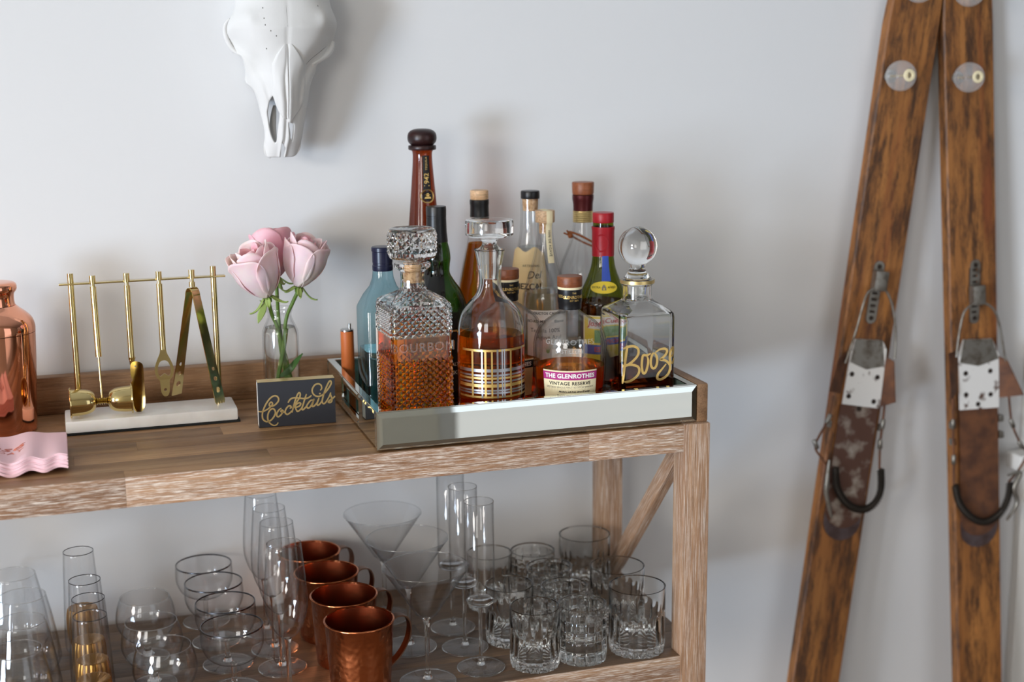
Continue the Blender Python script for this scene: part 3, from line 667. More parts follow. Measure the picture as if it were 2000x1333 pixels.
# shoulder and neck, then the inside
def loftlist(mb, rings):
    base = len(mb.v); n_ = len(rings[0])
    for r in rings: mb.v += r
    mb.f += [(base+i*n_+k, base+i*n_+(k+1) % n_, base+(i+1)*n_+(k+1) % n_, base+(i+1)*n_+k) for i in range(len(rings)-1) for k in range(n_)]
def blend(h, rc, z, n=6): return [(x, y, z) for x, y in rrect(h, h, rc, n)]
rings = [blend(HW, RC, 0.1695), blend(HW-0.001, RC, 0.1715), blend(0.036, 0.014, 0.1765), blend(0.027, 0.018, 0.1815), blend(0.019, 0.0175, 0.186), blend(0.0165, 0.0163, 0.190), blend(0.0160, 0.0159, 0.200), blend(0.0165, 0.0164, 0.2105), blend(0.0240, 0.0239, 0.2165), blend(0.0245, 0.0244, 0.2195), blend(0.0235, 0.0234, 0.222), blend(0.0135, 0.0134, 0.222),
         blend(0.0125, 0.0124, 0.200), blend(0.0130, 0.0129, 0.190), blend(0.024, 0.015, 0.178), blend(0.0355, 0.006, 0.1665), blend(0.0365, 0.004, 0.160), blend(0.0365, 0.004, 0.012), blend(0.034, 0.006, 0.008)]
loftlist(body, rings); body.f.append(tuple(range(len(body.v)-len(rings[0]), len(body.v))))
bo = obj('glass_body', body, 'crystal', sq, 0)
obj('liquid', MB().loft([(0.034, 0.034, 0.006, 0.0078), (0.0368, 0.0368, 0.004, 0.0118), (0.0368, 0.0368, 0.004, 0.1275)], 6), 'bourbon', sq, 30)
obj('lettering', MB().text('BOURBON', 0.0165, lambda x, y, z: (x*1.02, -HW-0.0004-z, 0.1155+y), 0.0014, 0.0004, 1.08), 'crystal', sq, 30)
# stopper
Rst = lambda u, v, out: ((0.0312+out)*sin(2*PI*u), -(0.0312+out)*cos(2*PI*u), v)
stp = diamonds(MB(), Rst, 18, 0.2315, 0.2640, 3, 0.0021)
stp.lathe([(0.0312, 0.2640), (0.0300, 0.2665), (0.0270, 0.2675), (0.024, 0.2665), (0, 0.2655)], 36); stp.lathe([(0.0312, 0.2315), (0.0295, 0.2285), (0.0150, 0.2262), (0.0120, 0.2245), (0.0118, 0.2222), (0, 0.2222)], 36)
so = obj('stopper', stp, 'crystal', sq, 30)
obj('cork', MB().lathe([(0, 0.196), (0.0112, 0.196), (0.0124, 0.200), (0.0122, 0.2221), (0, 0.2221)], 32), 'cork', so, 30)

# --- plaid decanter
pl = thing('round_decanter', 'round glass decanter with gold and silver plaid bands and a disc stopper', 'decanter', (-0.2540, 0.070, TF))
po = [(0, 0.0), (0.041, 0.0)] + crp([(0.0435, 0.0012), (0.0450, 0.005), (0.0455, 0.05), (0.0452, 0.118), (0.0440, 0.136), (0.0395, 0.151), (0.030, 0.163), (0.0205, 0.173), (0.0158, 0.184), (0.0148, 0.195), (0.0165, 0.214), (0.0200, 0.2325), (0.0212, 0.2350)], 5)
obj('glass_body', MB().lathe(shell(po, 0.0032, 0.009), 64), 'crystal', pl, 40)
obj('liquid', MB().lathe(inner_prof(po, 0.0032, 0.0088, 0.1215), 64), 'whisky', pl, 40)
obj('stopper', MB().lathe([(0, 0.196), (0.0108, 0.196), (0.0122, 0.205), (0.0150, 0.2275), (0.0152, 0.2355)] + crp([(0.0150, 0.2358), (0.0108, 0.2400), (0.0098, 0.2445), (0.0135, 0.2490), (0.0225, 0.2518)], 5) + [(0.0300, 0.2528), (0.0318, 0.2545), (0.0320, 0.2560), (0.0320, 0.2715), (0.0312, 0.2738), (0.0295, 0.2745), (0, 0.2745)], 48), 'crystal', pl, 30)
fa = face_angle(-0.2540, 0.07)
Rp = 0.0457; wf_ = wrapf(Rp, fa, 0)
def hband(zc, h, a0, a1, mat, lift=0.0):
    obj('band', patch(Rp+lift, fa + (a0+a1)/2, zc, (a1-a0)*Rp, h, 0.00015, 40), mat, pl, 30)
A0, A1 = math.radians(-64), math.radians(78)
hband(0.1060, 0.0030, A0*0.85, A1, 'gold_print')
for zc, h, mt in ((0.0705, 0.0042, 'silver_print'), (0.0640, 0.0024, 'silver_print'), (0.0600, 0.0026, 'gold_print'), (0.0550, 0.0024, 'silver_print'), (0.0500, 0.0042, 'gold_print'), (0.0435, 0.0022, 'silver_print'), (0.0400, 0.0022, 'silver_print'), (0.0345, 0.0026, 'gold_print')):
    hband(zc+0.0085, h, A0, A1, mt)
for xa, wv, mt in ((-0.0225, 0.0028, 'gold_print'), (-0.0105, 0.0022, 'silver_print'), (-0.0065, 0.0028, 'gold_print'), (0.0010, 0.0024, 'gold_print'), (0.0075, 0.0024, 'silver_print'), (0.0130, 0.0018, 'silver_print'), (0.0158, 0.0018, 'silver_print'), (0.0240, 0.0026, 'gold_print'), (0.0430, 0.0020, 'silver_print')):
    obj('stripe', patch(Rp+0.00025, fa + xa/0.0400, 0.0745, wv, 0.0660, 0.00015, 3), mt, pl, 30)

# --- front whisky bottle and its twin
def whisky_bottle(x, y, label, level, full):
    t = thing('whisky_bottle', label, 'bottle', (x, y, TF), 0, 'squat round whisky bottles')
    po = [(0, 0.0), (0.036, 0.0)] + crp([(0.0400, 0.0015), (0.0430, 0.006), (0.0468, 0.030), (0.0490, 0.060), (0.0502, 0.092), (0.0490, 0.107), (0.0440, 0.1205), (0.0345, 0.1310), (0.0225, 0.1395), (0.0150, 0.1450), (0.0136, 0.1510), (0.0134, 0.1740)], 5)
    obj('glass_body', MB().lathe(shell(po, 0.0026, 0.008), 64), 'clear_thin', t, 40)
    obj('liquid', MB().lathe(inner_prof(po, 0.0026, 0.0078, level), 64), 'whisky', t, 40)
    a = face_angle(x, y)
    sl_ = obj('neck_sleeve', MB().lathe([(0.0137, 0.1478), (0.0156, 0.1478), (0.0158, 0.1500), (0.0160, 0.1560), (0.0168, 0.1578), (0.0168, 0.1752), (0.0137, 0.1752)], 40), 'black_plastic', t, 40)
    ws = wrapf(0.0170, a, 0.0)
    lt_ = MB().text('GLENROTHES', 0.0058, lambda X, Y, Z: ws(X*0.9+0.0065, 0.1652+Y, Z), 0.00012, 0.0001).text('THE', 0.0034, lambda X, Y, Z: ws(X+0.0065, 0.1708+Y, Z), 0.00012).text('EST 1879', 0.0034, lambda X, Y, Z: ws(X+0.0065, 0.1605+Y, Z), 0.00012).text('HES', 0.0058, lambda X, Y, Z: ws(X-0.0150, 0.1662+Y, Z), 0.00012, 0.0001)
    obj('lettering', lt_, 'gold_print', sl_, 0)
    obj('seal_strip', ringband(0.0134, 0.0165, 0.1753, 0.1785), 'cream_label', t, 30)
    cp = obj('stopper', MB().lathe([(0, 0.1786), (0.0168, 0.1786), (0.0172, 0.1795), (0.0172, 0.1915), (0.0165, 0.1928), (0, 0.1932)], 40), 'cap_wood', t, 40)
    Rz = lambda z: 0.0432 + (0.0502-0.0432)*min(1, max(0, (z-0.006)/0.075))**0.7
    if full:
        lb = obj('label', patch(0.0478, a, 0.0445, 0.0770, 0.0530, Rz=Rz), 'cream_label', t, 40)
        def lf(X, Y, Z):
            z = 0.0455+Y; r = Rz(z) + 0.0006 + Z; th = a + X/0.0478; return (r*sin(th), -r*cos(th), z)
        def band(zc, h):
            return MB().slab(lambda u, v, d: lf((u-0.5)*0.0770, zc + (v-0.5)*h, -0.0001 + 0.0001*d), 24, 2)
        bd2 = obj('title_band', band(0.0180, 0.0110), 'magenta_print', lb, 30); bd2['label'] = 'magenta title band'
        obj('lettering', MB().text('THE GLENROTHES', 0.0082, lambda X, Y, Z: lf(X*0.96, 0.0178+Y, Z+0.0002), 0.0001, 0.0003, 1.06), 'white_print', bd2, 0)
        obj('lettering', MB().text('VINTAGE RESERVE', 0.0066, lambda X, Y, Z: lf(X, 0.0074+Y, Z), 0.0001, 0.00012, 1.08).text('Medium, soft fruit, citrus & honey', 0.0036, lambda X, Y, Z: lf(X+0.006, -0.0038+Y, Z), 0.0001, 0.00005, 0.9, shear=0.4).text('Gordon Motion', 0.0044, lambda X, Y, Z: lf(X-0.006, -0.0098+Y, Z), 0.0001, 0.00005, 0.95, shear=0.4), 'black_print', lb, 0)
        obj('fine_print', MB().text('SPEYSIDE SINGLE MALT SCOTCH WHISKY', 0.0036, lambda X, Y, Z: lf(X, 0.0022+Y, Z), 0.0001, 0, 1.0), 'grey_print', lb, 0)
        obj('fine_print', MB().text('APPROVED', 0.0042, lambda X, Y, Z: lf(X-0.014, -0.0165+Y, Z), 0.0001, 0.0001, 1.2), 'grey_print', lb, 0)
        def sf(X, Y, Z):   # raised words follow the glass
            z = Y; r = 0.0502 if z < 0.096 else 0.0502 - 0.30*(z-0.094)**1.0*(0.45 + 12*(z-0.094)); th = a + X/0.05; return ((r+Z+0.0005)*sin(th), -(r+Z+0.0005)*cos(th), z)
        obj('raised_lettering', MB().text('GLENROTHES', 0.0098, lambda X, Y, Z: sf(X*1.12, 0.1090+Y, Z), 0.0004, 0.0, 1.12).text('DISTILLERY', 0.0072, lambda X, Y, Z: sf(X, 0.0970+Y, Z), 0.0004, 0.0, 1.1), 'raised_glass', t, 0)
        bk = obj('back_label', patch(0.0478, a+PI+0.1, 0.0560, 0.0420, 0.0500, Rz=lambda z: Rz(z)-0.0002), 'white_label', t, 30)
    else:
        lb = obj('label', patch(0.0478, a, 0.0445, 0.0770, 0.0530, Rz=Rz), 'kraft_label', t, 40)
        def lf(X, Y, Z):
            z = 0.0455+Y; r = Rz(z) + 0.0006 + Z; th = a + X/0.0478; return (r*sin(th), -r*cos(th), z)
        bd2 = obj('title_band', MB().slab(lambda u, v, d: lf((u-0.5)*0.0770, 0.0180 + (v-0.5)*0.011, -0.0001 + 0.0001*d), 24, 2), 'black_print', lb, 30)
        obj('lettering', MB().text('THE GLENROTHES', 0.0082, lambda X, Y, Z: lf(X*0.96, 0.0178+Y, Z+0.0002), 0.0001, 0.0003, 1.06), 'white_print', bd2, 0)
    return t
whisky_bottle(-0.1408, 0.070, 'squat round whisky bottle with magenta and cream label and wooden stopper', 0.0700, True)
whisky_bottle(-0.2006, 0.165, 'squat whisky bottle with black title band half hidden behind the plaid decanter', 0.0600, False)

# --- Booze decanter
bz = thing('square_decanter', 'plain square glass decanter with gold Booze script and a ball stopper', 'decanter', (-0.0353, 0.085, TF), 0)
BH = 0.0415
ro = [blend(BH-0.003, 0.008, 0.0), blend(BH, 0.0085, 0.003), blend(BH, 0.0085, 0.130), blend(BH-0.0008, 0.0085, 0.1355), blend(BH-0.004, 0.0095, 0.1395), blend(0.030, 0.014, 0.1450), blend(0.0235, 0.0215, 0.1500), blend(0.0205, 0.0204, 0.1535), blend(0.0200, 0.0199, 0.160), blend(0.0200, 0.0199, 0.1715), blend(0.0235, 0.0234, 0.1745), blend(0.0240, 0.0239, 0.1800), blend(0.0165, 0.0164, 0.1805),
      blend(0.0163, 0.0162, 0.160), blend(0.0180, 0.0170, 0.151), blend(0.030, 0.012, 0.1405), blend(BH-0.0045, 0.006, 0.1345), blend(BH-0.0040, 0.006, 0.128), blend(BH-0.0040, 0.006, 0.016), blend(BH-0.007, 0.006, 0.012)]
bb = MB(); loftlist(bb, ro); nr = len(ro[0]); bb.f += [tuple(range(nr-1, -1, -1)), tuple(range(len(bb.v)-nr, len(bb.v)))]
obj('glass_body', bb, 'crystal', bz, 40)
obj('liquid', MB().loft([(BH-0.007, BH-0.007, 0.006, 0.0118), (BH-0.0037, BH-0.0037, 0.006, 0.0158), (BH-0.0037, BH-0.0037, 0.006, 0.0545)], 6), 'dark_spirit', bz, 30)
obj('gold_rim', ringband(0.0236, 0.02425, 0.1752, 0.1798), 'gold_foil', bz, 40)
st_prof = [(0, 0.160), (0.0130, 0.160), (0.0155, 0.1815)] + crp([(0.0190, 0.1825), (0.0150, 0.1875), (0.0112, 0.1945), (0.0110, 0.2005)], 5) + [(0.0273*sin(a), 0.2262 - 0.0273*cos(a)) for a in [0.42 + (PI-0.42)*k/26 for k in range(27)]]
obj('stopper', MB().lathe([(max(r, 0), z) for r, z in st_prof], 56), 'crystal', bz, 40)
BZ = [[(-321,957),(-342,829),(-366,652),(-393,422)],[(-386,909),(-330,934),(-237,942),(-168,911),(-148,862),(-167,798),(-235,732),(-316,684),(-391,660)],[(-397,675),(-316,684),(-235,678),(-159,648),(-134,593),(-164,523),(-252,464),(-327,446),(-371,450)],
 [(47,821),(-16,799),(-72,803),(-91,751),(-96,655),(-83,571),(-57,545),(-26,578),(-2,660),(4,732),(-16,787)],[(91,832),(60,787),(45,705),(55,638),(87,606),(125,627),(147,697),(136,775),(104,826)],
 [(117,831),(186,867),(262,874),(300,847),(288,800),(244,755),(200,723),(264,712),(328,665),(355,609),(330,521),(267,465),(197,441),(152,462),(164,522),(227,589),(290,656)],[(359,747),(403,786),(415,857),(396,879),(364,843),(346,766),(353,693),(379,661),(411,677),(430,724)]]
def bf(x, z, d):   # on the front face, bending round the rounded vertical edge
    r = 0.0085; e = BH - r
    if abs(x) <= e: return (x, -BH-0.0002-d, z)
    s_ = 1 if x > 0 else -1; a = (abs(x)-e)/r
    return (s_*(e + (r+0.0002+d)*sin(a)), -(BH-r) - (r+0.0002+d)*cos(a), z)
lt = MB()
for k, s_ in enumerate(BZ): lt.stroke(cr([(a*0.945e-4 - 0.0008, b*1e-4) for a, b in s_], 6), 0.0034, bf, 0.0002+0.00004*k, 0.5)
obj('lettering', lt, 'gold_print', bz, 0)

# --- blue gin bottle
t = thing('gin_bottle', 'pale blue square-shouldered gin bottle with a navy cap', 'bottle', (-0.3775, 0.172, TF), 0)
hx = 0.0335
secs = [(hx-0.002, hx-0.002, 0.010, 0.0), (hx, hx, 0.011, 0.003), (hx, hx, 0.011, 0.146), (hx-0.001, hx-0.001, 0.012, 0.150), (0.026, 0.026, 0.016, 0.166), (0.0185, 0.0185, 0.0165, 0.178), (0.0148, 0.0148, 0.0146, 0.189), (0.0134, 0.0134, 0.0133, 0.203)]
obj('glass_body', MB().loft(secs, 6), 'blue_thin', t, 30)
obj('liquid', MB().loft([(hx-0.004, hx-0.004, 0.008, 0.008), (hx-0.003, hx-0.003, 0.009, 0.0905)], 6), 'blue_spirit', t, 30)
obj('cap', MB().lathe([(0, 0.199), (0.0138, 0.199), (0.0142, 0.2005), (0.0142, 0.206), (0.0136, 0.2068), (0.0136, 0.210), (0.0140, 0.2105), (0.0140, 0.225), (0.0148, 0.226), (0.0148, 0.2308), (0.0140, 0.232), (0, 0.2322)], 40), 'navy_plastic', t, 30)
obj('label', MB().box(-0.019, 0.019, -hx-0.0006, -hx-0.0002, 0.012, 0.146), 'white_label', t, 0)
obj('label_border', MB().plate([(-0.0165, 0.016), (0.0165, 0.016), (0.0165, 0.142), (-0.0165, 0.142)], [[(-0.0155, 0.017), (0.0155, 0.017), (0.0155, 0.141), (-0.0155, 0.141)]], 0.0003, lambda x, y, z: (x, -hx-0.0006-z, y)), 'green_print', t, 0)

# --- tall brown tequila bottle
t = thing('tequila_bottle', 'very tall slim brown glass bottle with a dark wooden knob', 'bottle', (-0.2856, 0.300, TF))
po = [(0, 0), (0.030, 0)] + crp([(0.0318, 0.002), (0.0325, 0.01), (0.0318, 0.08), (0.0290, 0.16), (0.0245, 0.22), (0.0205, 0.262), (0.0168, 0.305), (0.0145, 0.335), (0.0143, 0.349), (0.0165, 0.3535)], 5)
obj('glass_body', MB().lathe(po + [(0, 0.3535)], 48), 'brown_thin', t, 40)
obj('liquid', MB().lathe([(0, 0.008), (0.0285, 0.008), (0.0285, 0.09), (0.0255, 0.16), (0.0205, 0.225), (0, 0.225)], 40), 'dark_spirit', t, 40)
obj('collar', MB().lathe([(0, 0.3537), (0.0196, 0.3537), (0.0204, 0.3552), (0.0204, 0.3588), (0.0196, 0.3602), (0, 0.3602)], 40), 'dark_knob_wood', t, 40)
obj('stopper', MB().lathe([(0, 0.3603)] + crp([(0.0155, 0.3603), (0.0198, 0.3645), (0.0214, 0.3705), (0.0200, 0.3778), (0.0150, 0.3822), (0.0080, 0.3840), (0, 0.3842)], 5), 40), 'dark_knob_wood', t, 50)
a = face_angle(-0.2856, 0.30) + 0.35
Rn = lambda z: 0.0143 + (0.0245-0.0143)*min(1, max(0, (0.345-z)/0.125))**1.25 + 0.0001
ns = obj('neck_strip', MB().slab(lambda u, v, d: ((Rn(0.296+0.050*v)+0.0002+0.0002*d)*sin(a+(u-0.5)*0.72), -(Rn(0.296+0.050*v)+0.0002+0.0002*d)*cos(a+(u-0.5)*0.72), 0.296+0.050*v), 8, 10), 'black_print', t, 40)
def nf_(X, Y, Z):
    z = Y; r = Rn(z)+0.0005+Z; return (r*sin(a+X/0.0168), -r*cos(a+X/0.0168), z)
obj('lettering', MB().text('1942', 0.0105, lambda X, Y, Z: nf_(-Y, 0.3105+X, Z), 0.0001, 0.0002, 1.0).text('TEQUILA', 0.0045, lambda X, Y, Z: nf_(-Y, 0.3345+X, Z), 0.0001, 0.0, 1.1), 'gold_print', ns, 0)
md = MB().plate(circle(0, 0, 0.0100, 32), [], 0.0004, lambda X, Y, Z: nf_(X, 0.2875+Y, Z))
mo = obj('medallion', md, 'gold_print', t, 0)
obj('medallion_field', MB().plate(circle(0, 0, 0.0068, 28), [], 0.0003, lambda X, Y, Z: nf_(X, 0.2875+Y, Z+0.0004)), 'black_print', mo, 0)
fig = [(-0.0044, -0.0036), (0.0044, -0.0036), (0.0036, -0.0012), (0.0014, 0.0), (0.0022, 0.0016), (0.0042, 0.0018), (0.0018, 0.0028), (0.0012, 0.0042), (-0.0012, 0.0042), (-0.0018, 0.0028), (-0.0042, 0.0018), (-0.0022, 0.0016), (-0.0014, 0.0), (-0.0036, -0.0012)]
obj('medallion_figure', MB().plate(fig, [], 0.0003, lambda X, Y, Z: nf_(X, 0.2875+Y, Z+0.0007)), 'gold_print', mo, 0)

# --- dark green scotch bottle
t = thing('scotch_bottle', 'dark green bottle with black screw cap and bulging neck', 'bottle', (-0.2888, 0.215, TF))
po = [(0, 0), (0.038, 0)] + crp([(0.0405, 0.002), (0.0415, 0.01), (0.0415, 0.12), (0.0400, 0.142), (0.0330, 0.160), (0.0235, 0.174), (0.0178, 0.185), (0.0180, 0.196), (0.0192, 0.206), (0.0178, 0.219), (0.0152, 0.230), (0.0138, 0.245), (0.0136, 0.262)], 5)
obj('glass_body', MB().lathe(po + [(0, 0.262)], 48), 'green_thin', t, 40)
obj('liquid', MB().lathe([(0, 0.008), (0.038, 0.008), (0.038, 0.122), (0, 0.122)], 40), 'dark_spirit', t, 40)
obj('neck_sleeve', MB().lathe([(0.0156, 0.2292), (0.0160, 0.2296), (0.0146, 0.244), (0.0142, 0.2625), (0.0138, 0.2625)], 40), 'black_plastic', t, 40)
cp = MB(); nk = 48
cp.lathe([(0, 0.2665), (0.0143, 0.2665), (0.0143, 0.278), (0.0138, 0.2795), (0, 0.2795)], nk)
obj('cap', cp, 'black_plastic', t, 40)
obj('cap_ring', MB().lathe([(0.0138, 0.2627), (0.0142, 0.2627), (0.0142, 0.2662), (0.0138, 0.2662), (0.0138, 0.2627)], 40), 'black_plastic', t, 40)
a = face_angle(-0.2888, 0.215)
lb = obj('label', patch(0.0417, a, 0.062, 0.085, 0.085), 'black_print', t, 40)
wl_ = wrapf(0.0421, a, 0)
obj('lettering', MB().text('10', 0.030, lambda X, Y, Z: wl_(X, 0.085+Y, Z), 0.0001, 0.0004).text('SINGLE ISLAY MALT', 0.007, lambda X, Y, Z: wl_(X, 0.058+Y, Z), 0.0001).text('SCOTCH WHISKY', 0.008, lambda X, Y, Z: wl_(X, 0.046+Y, Z), 0.0001), 'white_print', lb, 0)
obj('gold_band', patch(0.0417, a, 0.1065, 0.085, 0.0025, 0.0004), 'gold_print', lb, 30)

# --- amber bottle with black neck sleeve and pale wooden stopper
t = thing('whiskey_bottle', 'slim amber bottle with black neck sleeve and pale wooden stopper', 'bottle', (-0.2044, 0.285, TF))
po = [(0, 0), (0.033, 0)] + crp([(0.0345, 0.002), (0.0350, 0.01), (0.0350, 0.12), (0.0330, 0.148), (0.0285, 0.172), (0.0225, 0.200), (0.0165, 0.228), (0.0138, 0.250), (0.0133, 0.278)], 5)
obj('glass_body', MB().lathe(po + [(0, 0.278)], 48), 'clear_thin', t, 40)
obj('liquid', MB().lathe(inner_prof(po, 0.002, 0.008, 0.215), 40), 'whisky', t, 40)
obj('neck_sleeve', MB().lathe([(0.0139, 0.254), (0.0143, 0.254), (0.0139, 0.262), (0.0138, 0.271), (0.0143, 0.273), (0.0143, 0.2788), (0.0134, 0.2795), (0, 0.2795)], 40), 'black_plastic', t, 40)
obj('stopper', MB().lathe([(0, 0.2796), (0.0128, 0.2796), (0.0134, 0.2808), (0.0134, 0.2918), (0.0128, 0.2930), (0, 0.2930)], 40), 'pale_cap_wood', t, 40)

# --- mezcal bottle
t = thing('mezcal_bottle', 'clear bottle with black topped cork and kraft paper label', 'bottle', (-0.1203, 0.300, TF))
po = [(0, 0), (0.031, 0)] + crp([(0.0335, 0.002), (0.0345, 0.01), (0.0345, 0.13), (0.0325, 0.152), (0.0265, 0.176), (0.0205, 0.200), (0.0165, 0.220), (0.0148, 0.240), (0.0146, 0.276)], 5)
obj('glass_body', MB().lathe(shell(po, 0.0022, 0.008), 48), 'clear_thin', t, 40)
obj('liquid', MB().lathe(inner_prof(po, 0.0022, 0.0078, 0.2035), 40), 'spirit_clear', t, 40)
ck = obj('cork', MB().lathe([(0, 0.258), (0.0112, 0.258), (0.0122, 0.276), (0, 0.276)], 32), 'cork', t, 40)
obj('cap', MB().lathe([(0, 0.2762), (0.0138, 0.2762), (0.0143, 0.2775), (0.0143, 0.2862), (0.0135, 0.2878), (0, 0.288)], 40), 'black_plastic', t, 40)
a = face_angle(-0.1203, 0.30)
Rm = lambda z: (0.0345 if z < 0.13 else 0.0345 - 0.0345*min(1, (z-0.13)/0.12)**1.5*0.55) + 0.0004
def mzf(u, v, d):
    z = 0.040 + v*(0.163 + 0.004*sin(u*11) - 0.003*abs(2*u-1)); th = a - 0.15 + (u-0.5)*1.9; r = Rm(z) + 0.0003*d; return (r*sin(th), -r*cos(th), z)
lb = obj('label', MB().slab(mzf, 24, 16), 'kraft_label', t, 40)
def mzt(X, Y, Z):
    z = Y; r = Rm(z)+0.0006+Z; return (r*sin(a-0.15+X/0.0345), -r*cos(a-0.15+X/0.0345), z)
obj('lettering', MB().text('ARTESANAL', 0.0048, lambda X, Y, Z: mzt(X+0.006, 0.178+Y, Z), 0.0001, 0, 1.2).text('Del', 0.016, lambda X, Y, Z: mzt(X+0.010, 0.164+Y, Z), 0.0001, 0, 1, shear=0.3).text('MEZCAL', 0.012, lambda X, Y, Z: mzt(X+0.002, 0.147+Y, Z), 0.0001, 0.0003), 'black_print', lb, 0)

# --- white tequila bottle with paper strip
t = thing('tequila_bottle', 'clear tequila bottle with wooden cap, paper seal strip and typewritten label', 'bottle', (-0.1217, 0.228, TF))
po = [(0, 0), (0.031, 0)] + crp([(0.0330, 0.002), (0.0338, 0.01), (0.0338, 0.128), (0.0320, 0.145), (0.0262, 0.165), (0.0195, 0.188), (0.0142, 0.212), (0.0118, 0.230), (0.0113, 0.248)], 5)
obj('glass_body', MB().lathe(shell(po, 0.0022, 0.008), 48), 'clear_thin', t, 40)
obj('liquid', MB().lathe(inner_prof(po, 0.0022, 0.0078, 0.147), 40), 'spirit_clear', t, 40)
obj('stopper', MB().lathe([(0, 0.2482), (0.0138, 0.2482), (0.0143, 0.2492), (0.0143, 0.2645), (0.0136, 0.2655), (0, 0.2655)], 40), 'pale_cap_wood', t, 40)
obj('cork', MB().lathe([(0, 0.232), (0.0085, 0.232), (0.0092, 0.248), (0, 0.248)], 28), 'cork', t, 40)
a = face_angle(-0.1217, 0.228) + 0.5
def rs_(z):
    if z > 0.248: return 0.0146
    if z > 0.244: return 0.0120 + 0.0026*(z-0.244)/0.004
    return 0.0117 + (0.0204-0.0117)*max(0, (0.232-z)/0.048)**1.2 if z < 0.232 else 0.0120
so_ = obj('seal_strip', MB().slab(lambda u, v, d: ((rs_(0.190+0.0755*v)+0.0003*d)*sin(a+(u-0.5)*0.010/rs_(0.190+0.0755*v)), -(rs_(0.190+0.0755*v)+0.0003*d)*cos(a+(u-0.5)*0.010/rs_(0.190+0.0755*v)), 0.190+0.0755*v), 4, 30).box(-0.005, 0.005, -0.0140, 0.0142, 0.2656, 0.2659), 'cream_label', t, 40)
obj('lettering', MB().text('100% DE AGAVE', 0.0052, lambda X, Y, Z: ((rs_(0.219-X)+0.0006+Z)*sin(a+Y/0.014), -(rs_(0.219-X)+0.0006+Z)*cos(a+Y/0.014), 0.219-X), 0.0001, 0, 1.05), 'black_print', so_, 0)
a = face_angle(-0.1217, 0.228)
lb = obj('label', patch(0.0342, a+0.1, 0.068, 0.066, 0.110), 'white_label', t, 40)
cf = wrapf(0.0348, a+0.1, 0)
obj('lettering', MB().text('PRODUCTOS CASAMIGOS', 0.0052, lambda X, Y, Z: cf(X, 0.1185+Y, Z), 0.0001, 0.0001, 1.05).text('NO-RO-MX', 0.0058, lambda X, Y, Z: cf(X-0.018, 0.1065+Y, Z), 0.0001, 0.0001).text('Blanco', 0.0062, lambda X, Y, Z: cf(X+0.018, 0.1065+Y, Z), 0.0001).text('Tequila 100%', 0.0085, lambda X, Y, Z: cf(X-0.004, 0.093+Y, Z), 0.0001).text('Agave Azul', 0.0085, lambda X, Y, Z: cf(X+0.002, 0.083+Y, Z), 0.0001), 'black_print', lb, 0)
ag = MB()
for k in range(11):
    an = math.radians(-70 + 14*k); ag.plate([(-0.0006, 0), (0.0006, 0), (0.0, 0.014)], [], 0.0001, lambda X, Y, Z, an=an: cf(X*cos(an)+Y*sin(an), 0.060 - X*sin(an)+Y*cos(an), Z))
obj('agave_print', ag, 'green_print', lb, 0)['kind'] = 'stuff'

# --- clear bottle with burgundy sleeve and leather cord
t = thing('cognac_bottle', 'wide clear bottle with burgundy sleeve, gold ring and leather cord', 'bottle', (-0.0402, 0.288, TF))
po = [(0, 0), (0.035, 0)] + crp([(0.0372, 0.002), (0.0380, 0.01), (0.0385, 0.10), (0.0380, 0.150), (0.0345, 0.172), (0.0265, 0.192), (0.0195, 0.210), (0.0160, 0.225), (0.0146, 0.240), (0.0142, 0.280)], 5)
obj('glass_body', MB().lathe(shell(po, 0.0022, 0.008), 48), 'clear_thin', t, 40)
obj('gold_ring', MB().lathe([(0.0147, 0.2385), (0.0152, 0.2385)] + [(0.0152 + (0.0004 if k % 2 else -0.0002), 0.2385+0.0172*k/12) for k in range(1, 12)] + [(0.0152, 0.2557), (0.0144, 0.2557)], 40), 'gold_foil', t, 25)
obj('neck_sleeve', MB().lathe([(0.0145, 0.2560), (0.0148, 0.2560), (0.0150, 0.266), (0.0160, 0.2722), (0.0163, 0.2740), (0.0163, 0.2795), (0.0140, 0.2800)], 40), 'burgundy_foil', t, 40)
obj('stopper', MB().lathe([(0, 0.2806), (0.0158, 0.2806), (0.0164, 0.2830), (0.0168, 0.2978), (0.0160, 0.2990), (0, 0.2990)], 40), 'cap_wood', t, 40)
cord = MB().tube(cr([(0.0225*cos(x), 0.0225*sin(x), 0.2115 - 0.013*cos(x-0.2) ) for x in [2*PI*k/16 for k in range(17)]], 3), 0.0016, 8)
co = obj('leather_cord', cord, 'leather_cord', t, 60)
obj('cord_knot', MB().lathe([(0, -0.004), (0.003, -0.0034), (0.0042, 0), (0.003, 0.0034), (0, 0.004)], 14).map(lambda x, y, z: (x-0.0235, y-0.009, z+0.2195)), 'leather_cord', co, 60)
obj('cord_end', MB().tube([(-0.024, -0.009, 0.220), (-0.030, -0.011, 0.228)], [0.0016, 0.0012], 8), 'leather_cord', co, 60); obj('cord_end', MB().tube([(-0.024, -0.009, 0.220), (-0.034, -0.008, 0.224)], [0.0016, 0.0012], 8), 'leather_cord', co, 60)

